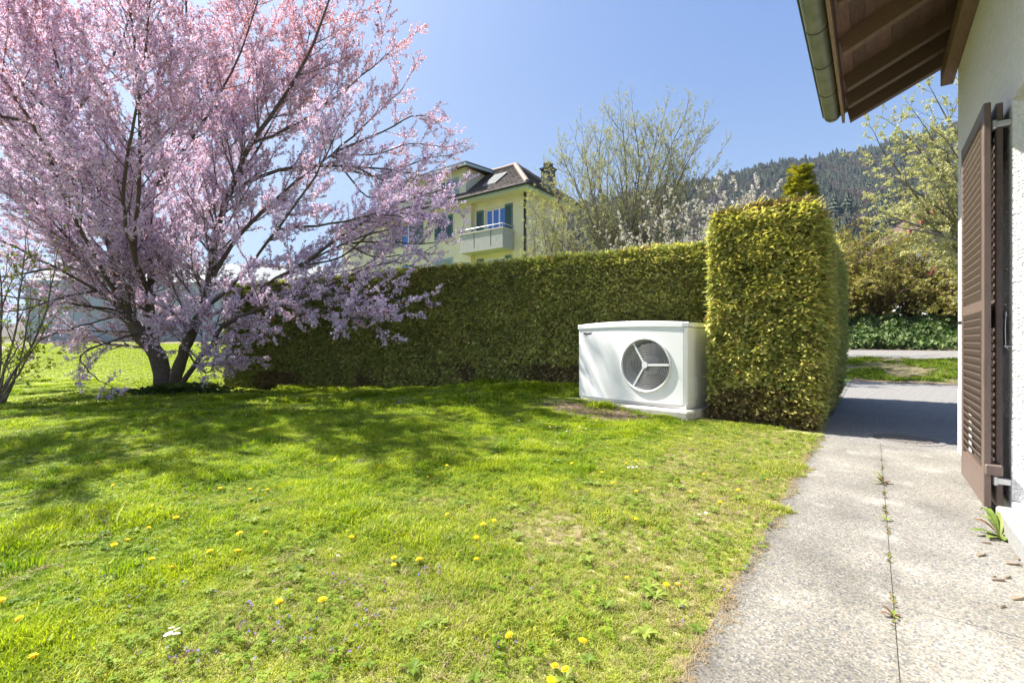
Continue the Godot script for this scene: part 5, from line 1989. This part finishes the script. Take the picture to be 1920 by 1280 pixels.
func build_grass():
	var gm := leafmat(Color(.80, .92, .20), .5)
	var turf := thing("turf", "green spring grass of the lawn, long and lush on the left, shorter and drier by the path", "grass", Vector3.ZERO)
	turf.set_meta("kind", "stuff")
	var kinds := [Many.new(), Many.new(), Many.new()]
	var weeds := [Many.new(), Many.new()]
	var clov := Many.new()
	var straw := Many.new()
	var bands := [[1.25, 2.6, 6200, 1.0], [2.6, 4.2, 3600, 1.15], [4.2, 7.0, 2000, 1.4], [7.0, 13.5, 900, 1.9], [13.5, 36.0, 85, 3.6]]
	for b in bands:
		var area: float = .5 * (b[1] * b[1] - b[0] * b[0]) * 2.35
		var cnt := int(area * b[2])
		for k in cnt:
			var d := sqrt(rnd(b[0] * b[0], b[1] * b[1]))
			var x := rnd(-1.2, 1.15) * d
			if d > 13.0 and x > -4.0: continue
			if blocked(x, d): continue
			var bare := bareness(x, d)
			if rng.randf() < bare * .93: continue
			var dry := dryness(x, d)
			var n1 := fine.get_noise_2d(x * 1.1, d * 1.1)
			var n2 := broad.get_noise_2d(x * 2.2 + 20, d * 2.2)
			var n3 := fine.get_noise_2d(x * 4.0, d * 4.0 + 60)
			if dry > .35 and rng.randf() < dry * .35 * (1.0 + n3): continue
			var lush := clampf(.5 + .8 * n1 + .5 * n2 - .7 * dry, 0, 1)
			var h := lerpf(.024, .112, pow(lush, 1.3)) * rnd(.7, 1.3)
			if d > 7 and d < 13.5: h *= lerpf(.85, 1.25, clampf(lush, 0, 1))
			if d > 13.5: h = rnd(.07, .13)
			# taller along the hedge foot
			var hd := -(.370 * (x - 4.2) + .929 * (d - 7.63))
			if d < 13.0 and x > -7.5 and hd < .7: h *= lerpf(1.9, 1.0, clampf(hd / .7, 0, 1))
			var c := Color(.15, .28, .014).lerp(Color(.60, .66, .05), clampf(.5 + .55 * n3 + .3 * n1 + rnd(-.45, .45), 0, 1))
			c = c.lerp(Color(.50, .48, .19), dry * rnd(.3, 1.0))
			if rng.randf() < .03 + .1 * dry: c = Color(.42, .36, .20)
			if d > 13.5: c = Color(.36, .46, .05).lerp(Color(.52, .56, .10), rng.randf())
			var yaw := rnd(0, TAU)
			var w: float = h * b[3] * rnd(.9, 1.2)
			if d <= 7.0: w = lerpf(.04, h, .4) * b[3] * rnd(.8, 1.3)
			var o := P(x, ground(x, d) - .012, d)
			var tl := Vector3(rnd(-.18, .18), 1, rnd(-.18, .18)) * h
			kinds[rng.randi() % 3].add(Vector3(cos(yaw), 0, sin(yaw)) * w, tl, Vector3(-sin(yaw), 0, cos(yaw)) * w, o, c)
	# taller tufts
	for k in 900:
		var d := sqrt(rnd(1.8 * 1.8, 12.0 * 12.0))
		var x := rnd(-1.1, .5) * d
		if blocked(x, d) or bareness(x, d) > .2 or dryness(x, d) > .3 or fine.get_noise_2d(x * .9 + 5, d * .9) < .02: continue
		for j in 16:
			var o := P(x + rng.randfn() * .06, 0, d + rng.randfn() * .06)
			o.y = ground(o.x, -o.z) - .012
			var h := rnd(.07, .14)
			var w := rnd(.05, .09)
			var yaw := rnd(0, TAU)
			kinds[rng.randi() % 3].add(Vector3(cos(yaw), 0, sin(yaw)) * w, Vector3(rnd(-.3, .3), 1, rnd(-.3, .3)) * h, Vector3(-sin(yaw), 0, cos(yaw)) * w, o, Color(.13, .27, .02).lerp(Color(.50, .60, .05), rng.randf()))
	# broad-leaved weeds, clover and straw nearer the camera
	for k in 24000:
		var d := sqrt(rnd(1.5, 60.0))
		var x := rnd(-1.15, .95) * d
		if blocked(x, d) or rng.randf() < bareness(x, d): continue
		var p1 := broad.get_noise_2d(x * 4.5 + 70, d * 4.5)
		var o := P(x, ground(x, d) + .004, d)
		var yaw := rnd(0, TAU)
		var s := rnd(.016, .032)
		if p1 > .02 + rnd(-.1, .1):
			clov.add(Vector3(cos(yaw), 0, sin(yaw)) * s, Vector3(0, rnd(.02, .045), 0), Vector3(-sin(yaw), 0, cos(yaw)) * s, o, Color(.16, .28, .022).lerp(Color(.32, .42, .05), rng.randf()))
		elif rng.randf() < .10:
			s = rnd(.022, .06)
			weeds[rng.randi() % 2].add(Vector3(cos(yaw), 0, sin(yaw)) * s, Vector3(0, s, 0), Vector3(-sin(yaw), 0, cos(yaw)) * s, o, Color(.14, .24, .03).lerp(Color(.34, .42, .08), rng.randf()))
		elif rng.randf() < .16 + .75 * dryness(x, d):
			s = rnd(.03, .06)
			straw.add(Vector3(cos(yaw), 0, sin(yaw)) * s, Vector3(0, s * .45, 0), Vector3(-sin(yaw), 0, cos(yaw)) * s, o, Color(.40, .33, .19).lerp(Color(.26, .19, .11), rng.randf()))
	# soil and dead grass creeping over the border of the path
	for k in 1500:
		var s := rnd(1.2, 6.6)
		var n := .485 + rng.randfn() * .022 + .05 * fine.get_noise_2d(s * 2.1, 4.0)
		var p := U(s, n, .006)
		var sz := rnd(.012, .035)
		var yaw := rnd(0, TAU)
		straw.add(Vector3(cos(yaw), 0, sin(yaw)) * sz, Vector3(0, sz * .4, 0), Vector3(-sin(yaw), 0, cos(yaw)) * sz, p, Color(.30, .22, .14).lerp(Color(.44, .36, .22), rng.randf()))
	# mulch and dead twigs on the bare strip before the pump
	for k in 2600:
		var al := rnd(-1.6, 1.25)
		var ac := rnd(-.75, .0)
		var x := 1.725 + .731 * al + .682 * (ac - .1)
		var d := 7.125 - .682 * al + .731 * (ac - .1)
		if blocked(x, d) or rng.randf() > bareness(x, d): continue
		var s := rnd(.02, .05)
		var yaw := rnd(0, TAU)
		straw.add(Vector3(cos(yaw), 0, sin(yaw)) * s, Vector3(0, s * .5, 0), Vector3(-sin(yaw), 0, cos(yaw)) * s, P(x, ground(x, d) - .002, d), Color(.24, .17, .115).lerp(Color(.12, .075, .05), rng.randf()))
	# verge across the road
	for k in 9000:
		var s := rnd(16.75, 19.75)
		var n := rnd(-8, 5)
		var p := U(s, n)
		var q := fine.get_noise_2d(p.x * .8, p.z * .8)
		if q + rnd(-.25, .25) < -.1: continue
		p.y = ground(p.x, -p.z) - .01
		var h := rnd(.05, .14) * (1.0 + q)
		kinds[rng.randi() % 3].add(Vector3(h * 1.6, 0, 0), Vector3(0, h, 0), Vector3(0, 0, h * 1.6), p, Color(.17, .27, .035).lerp(Color(.36, .42, .09), rng.randf()))
	for i in 3: put_many(kinds[i], "grass_blades" if i == 0 else "grass_blades_%03d" % i, tuft(9, 50 + i, .55, .045), gm, turf)
	for i in 2: put_many(weeds[i], "weed_rosette" if i == 0 else "weed_rosette_%03d" % i, rosette(8, 60 + i, .16, .35), gm, turf)
	put_many(clov, "clover", clover(70), gm, turf)
	put_many(straw, "dead_grass", tuft(6, 80, 1.4, .03), leafmat(Color(.3, .28, .2), .8), turf)
	print("grass ", kinds[0].count * 3, " clover ", clov.count)

# ------------------------------------------------------------------ flowers
func daisy_head(petals: int, r: float, mt: Material, eye: Material, o: Node3D, at: Vector3, tilt: Vector3, rows := 1):
	var g := Geo.new()
	var up := tilt.normalized()
	var x := up.cross(Vector3(.2, .1, 1)).normalized()
	var y := up.cross(x)
	for row in rows:
		var rr := r * (1.0 - .3 * row)
		for k in petals:
			var a := TAU * (k + .5 * row) / petals + .13 * sin(k * 7.0)
			var dv := x * cos(a) + y * sin(a)
			var sv := (y * cos(a) - x * sin(a)) * r * TAU / petals * .42
			var base := at + up * (.002 + .003 * row)
			g.quad(base + dv * rr * .2 - sv * .4, base + dv * rr * .2 + sv * .4, base + dv * rr + sv + up * rr * (.12 + .28 * row), base + dv * rr - sv + up * rr * (.12 + .28 * row))
	part("petals", g, mt, o)
	g = Geo.new()
	g.tube([at - up * .003, at + up * r * .22, at + up * r * .34], [r * .3, r * .3, r * .12], 8, true)
	part("flower_eye", g, eye, o)

func build_flowers():
	var yellow := leafmat(Color(.9, .75, .1), .6)
	yellow.vertex_color_use_as_albedo = false
	yellow.albedo_color = lin(.86, .64, .02)
	var deep := mat(Color(.78, .50, .015), .8)
	var white := leafmat(Color(.7, .7, .7), .6)
	white.vertex_color_use_as_albedo = false
	white.albedo_color = lin(.82, .80, .80)
	var green := leafmat(Color(.5, .6, .15), .6)
	green.vertex_color_use_as_albedo = false
	green.albedo_color = lin(.14, .20, .05)
	# dandelions stand where the photograph shows them
	var dl := [[178, 868], [210, 910], [236, 942], [283, 950], [300, 955], [330, 970], [410, 919], [468, 916], [503, 917], [280, 990], [240, 1013], [214, 1022], [280, 1052], [325, 1064], [395, 1042], [450, 1007], [497, 1001], [447, 1034], [525, 1138], [610, 1132], [72, 1186], [28, 1176], [62, 1249], [6, 1130], [625, 738], [627, 862], [962, 733], [838, 873], [800, 894], [842, 965], [908, 987], [926, 981], [897, 1014], [733, 1062], [740, 1054], [788, 1051], [893, 1057], [1127, 884], [1190, 921], [1175, 867], [1192, 864], [1300, 924], [1440, 897], [1383, 921], [1350, 944], [1320, 889], [1175, 1091], [1250, 1104], [1275, 1101], [1090, 1212], [1042, 1254], [1058, 1274], [1028, 1282], [955, 1208], [711, 874], [1072, 867], [1150, 905], [1195, 976], [660, 1010], [560, 985]]
	for i in dl.size():
		var at := on_ground(dl[i][0], dl[i][1] + 8)
		var d := -at.z
		var n := -.8 * at.x + .6 * d
		var words := "at the shaded back of the lawn" if d > 4.6 else "in the lush left front of the lawn" if at.x < -.55 * d else "in the short grass near the edge of the path" if n < 1.35 else "in the middle of the lawn, before the heat pump" if d > 2.9 else "in the front centre of the lawn, close to the camera"
		var o := thing("dandelion", "yellow dandelion flower standing open " + words, "dandelion", at, Basis(Vector3.UP, rnd(0, TAU)), "dandelions scattered over the lawn")
		var h := rnd(.022, .042)
		var g := Geo.new()
		var lean := Vector3(rnd(-.012, .012), 0, rnd(-.012, .012))
		g.tube([Vector3(0, -.01, 0), Vector3(0, h * .6, 0) + lean * .5, Vector3(0, h, 0) + lean], [.0028, .0024, .0024], 5)
		part("stem", g, green, o)
		daisy_head(16, rnd(.013, .019), yellow, deep, o, Vector3(0, h, 0) + lean, Vector3(rnd(-.4, .4), 1, rnd(-.2, .5)), 2)
	var ds := []
	for q in [[1060, 808, 14, 40, 10, "in the large cluster in front of the heat pump"], [985, 792, 6, 40, 10, "left of the bare soil before the heat pump"], [1178, 880, 6, 18, 5, "in the small group in the middle of the lawn, towards the path"], [1310, 974, 4, 14, 4, "in the little group near the edge of the path"], [315, 1205, 6, 24, 12, "in the group close to the camera at the front left"], [628, 1048, 4, 22, 8, "in the group in the left middle of the lawn"], [655, 748, 5, 18, 4, "by the foot of the long hedge"], [1284, 793, 6, 16, 6, "at the corner of the concrete pad"], [470, 780, 5, 40, 6, "in the grass right of the tree trunk"], [1062, 805, 4, 30, 8, "in the large cluster in front of the heat pump"]]:
		for k in q[2]: ds.append([q[0] + rnd(-1, 1) * q[3], q[1] + rnd(-1, 1) * q[4], q[5]])
	for q in ds:
		var at := on_ground(q[0], q[1] + 4)
		if blocked(at.x, -at.z): continue
		var o := thing("daisy", "small white daisy " + q[2], "daisy", at, Basis(Vector3.UP, rnd(0, TAU)), "daisies in clusters on the lawn")
		var h := rnd(.03, .05)
		var g := Geo.new()
		g.tube([Vector3(0, -.01, 0), Vector3(rnd(-.004, .004), h, 0)], [.0016, .0015], 4)
		part("stem", g, green, o)
		daisy_head(13, rnd(.008, .011), white, yellow, o, Vector3(0, h, 0), Vector3(rnd(-.4, .4), 1, rnd(-.2, .6)))
	# violet ground ivy in loose patches
	var gi := thing("ground_ivy", "low ground ivy with violet flowers and purplish leaves among the grass", "wildflower", Vector3.ZERO)
	gi.set_meta("kind", "stuff")
	var vio := Many.new()
	var pur := Many.new()
	for q in [[800, 1075, 60, 30, 26], [650, 1110, 40, 25, 16], [700, 1150, 70, 40, 26], [530, 1190, 60, 50, 34], [470, 1180, 50, 60, 26], [340, 1245, 60, 25, 26], [200, 990, 26, 30, 20], [340, 930, 30, 12, 8], [60, 890, 50, 20, 18], [640, 1225, 40, 30, 18], [1010, 1120, 50, 40, 10], [930, 1220, 60, 30, 12], [1275, 1165, 20, 15, 8], [1345, 1130, 16, 14, 8], [1275, 1105, 20, 14, 8], [905, 1030, 30, 20, 10], [250, 1100, 90, 60, 22], [560, 880, 30, 10, 6], [1372, 1025, 14, 10, 5]]:
		for k in q[4]:
			var at := on_ground(q[0] + rng.randfn() * q[2] * .6, q[1] + rng.randfn() * q[3] * .6)
			var hh := rnd(.02, .055)
			if rng.randf() < .55: place(vio, at + Vector3(0, hh, 0), Vector3.UP, rnd(.005, .009), Color(.26, .20, .62).lerp(Color(.38, .30, .70), rng.randf()))
			for j in 1: place(pur, at + Vector3(rnd(-.015, .015), hh * .7, rnd(-.015, .015)), Vector3.UP, rnd(.007, .013), Color(.20, .13, .07).lerp(Color(.26, .24, .08), rng.randf()))
	put_many(vio, "violet_flower", leaf_tuft(4, 90, .4), leafmat(Color(.5, .45, .8)), gi)
	put_many(pur, "leaf", leaf_tuft(5, 91, .4), leafmat(Color(.4, .3, .2)), gi)

# ------------------------------------------------------------------ small things on the path and drive
func path_weed(called: String, label: String, at: Vector3, leaves: Array, size: float):
	var o := thing(called, label, "weed", at)
	var gm := leafmat(Color(.45, .55, .2), .5)
	for l in leaves: # [angle, length, width, rise, colour]
		var g := Geo.new()
		var a: float = l[0]
		var dv := Vector3(cos(a), 0, -sin(a))
		var sv := Vector3(sin(a), 0, cos(a))
		var prev := Vector3(0, .004, 0)
		var pw := .003
		for i in 6:
			var t := (i + 1) / 6.0
			var p: Vector3 = dv * l[1] * size * t + Vector3(0, .004 + l[3] * sin(t * 2.2) * l[1] * size, 0)
			var ww: float = l[2] * size * sin(PI * minf(t * .93 + .02, 1.0)) * (1.0 if i % 2 else .82)
			g.quad(prev - sv * pw, prev + Vector3(0, -.25 * pw, 0), p + Vector3(0, -.25 * ww, 0), p - sv * ww, l[4])
			g.quad(prev + Vector3(0, -.25 * pw, 0), prev + sv * pw, p + sv * ww, p + Vector3(0, -.25 * ww, 0), l[4])
			prev = p
			pw = ww
		part("leaf", g, gm, o)

func build_path_details():
	var g1 := Color(.17, .24, .05)
	var g2 := Color(.26, .31, .09)
	var br := Color(.16, .085, .05)
	var rd := Color(.20, .12, .06)
	path_weed("joint_weed", "small brownish green weed in the path joint, farthest from the camera", U(4.66, -.07, .004), [[1.8, .13, .02, .5, g2], [2.9, .13, .022, .25, g1], [.2, .12, .018, .2, br], [1.2, .10, .02, .7, br], [4.2, .08, .015, .2, rd], [2.3, .09, .02, .8, rd], [1.5, .16, .012, .75, g2]], .65)
	path_weed("joint_weed", "low weed with three flat oval leaves in the path joint, nearest the camera", U(2.44, -.07, .004), [[2.95, .075, .014, .25, rd], [2.1, .07, .013, .5, br], [.9, .05, .012, .4, g1], [.1, .05, .009, .15, rd], [4.6, .04, .010, .2, g2]], .65)
	path_weed("joint_weed", "tiny pale green seedling in the middle of the path joint", U(3.72, -.07, .004), [[.3, .05, .01, .3, g2], [2.8, .05, .01, .3, g2], [1.6, .05, .01, .5, Color(.30, .34, .08)], [4.4, .035, .008, .3, g2]], .9)
	path_weed("wall_weed", "green dandelion plant growing at the foot of the house threshold", U(3.80, -.575, .004), [[1.3, .19, .026, .75, g1], [.75, .20, .026, .6, g2], [.15, .17, .024, .35, g2], [2.3, .14, .028, .6, rd], [2.95, .17, .03, .22, g1], [3.5, .15, .03, .12, g2], [4.1, .11, .026, .12, g1], [1.8, .12, .022, .9, g2], [3.2, .09, .03, .3, g2], [5.0, .08, .02, .1, Color(.36, .30, .10)]], .85)
	# small growth all along the joint
	var mm := Many.new()
	for k in 320:
		var s := rnd(1.5, 5.6)
		if fine.get_noise_1d(s * 3.0) < -.05: continue
		place(mm, U(s, -.07 + rng.randfn() * .006, .006), Vector3.UP, rnd(.005, .013), Color(.14, .19, .04).lerp(Color(.26, .16, .07), rng.randf()))
	var moss := thing("joint_moss", "thin line of moss and seedlings along the joint of the path", "moss", U(3.5, -.07))
	for i in mm.count: # keep the copies where they are, relative to the thing
		mm.b[i * 16 + 3] -= moss.position.x
		mm.b[i * 16 + 11] -= moss.position.z
	put_many(mm, "moss", leaf_tuft(4, 95, .4), leafmat(Color(.4, .45, .15)), moss)
	# flakes of dry bark lying by the wall
	var fm := mat(Color(.24, .19, .14), .9)
	var i := 0
	for q in [[1840, 1043, .05], [1872, 1090, .045], [1908, 1125, .05], [1900, 1060, .05], [1890, 1085, .03], [1850, 1020, .035], [1868, 1015, .03], [1912, 1050, .04], [1880, 1140, .03], [1865, 1085, .022]]:
		var p := on_ground(q[0], q[1])
		p.y = .006
		var g := Geo.new()
		var l: float = q[2] * .6
		var wd := l * rnd(.22, .4)
		g.hexa([Vector3(-l, 0, wd * .6), Vector3(l * .8, 0, wd), Vector3(l, 0, -wd * .5), Vector3(-l * .7, 0, -wd), Vector3(-l, .005, wd * .5), Vector3(l * .8, .011, wd * .9), Vector3(l, .006, -wd * .4), Vector3(-l * .7, .009, -wd * .8)])
		var o := mi("bark_flake", g.mesh(), fm)
		o.position = p
		o.rotation.y = rnd(-.6, .6)
		tag(o, "pale flake of dry bark lying on the path near the house wall", "bark flake", "bark flakes on the path by the wall")
		i += 1
	# manhole cover in the drive
	var at := U(7.02, -.28)
	at.y = -.008
	var m := thing("manhole_cover", "round dark iron manhole cover set in the shaded asphalt drive", "manhole cover", at, Basis(Vector3.UP, .3))
	var iron := mat(Color(.17, .155, .145), .65, .2)
	var g := Geo.new()
	g.tube([Vector3(0, -.03, 0), Vector3(0, .004, 0)], [.30, .30], 40, true)
	part("cover", g, iron, m)
	g = Geo.new()
	g.smooth = true
	for k in 49:
		var a := TAU * k / 48.0
		for e in [[.37, .002, 0], [.365, .010, .6], [.318, .010, 1], [.312, -.01, -.6]]:
			g.v.append(Vector3(cos(a) * e[0], e[1], sin(a) * e[0]))
			g.nn.append(Vector3.UP)
	for k in 48:
		for e in 3:
			var a := k * 4 + e
			var c := a + 4
			g.idx.append_array(PackedInt32Array([a, c + 1, a + 1, a, c, c + 1]))
	part("frame_ring", g, mat(Color(.20, .19, .18), .7, .1), m)
	for r in 7:
		g = Geo.new()
		var x := -.21 + .07 * r
		var hl := sqrt(.27 * .27 - x * x)
		g.box(Vector3(x - .016, .0045, -hl), Vector3(x + .016, .011, hl))
		part("rib", g, iron, m)
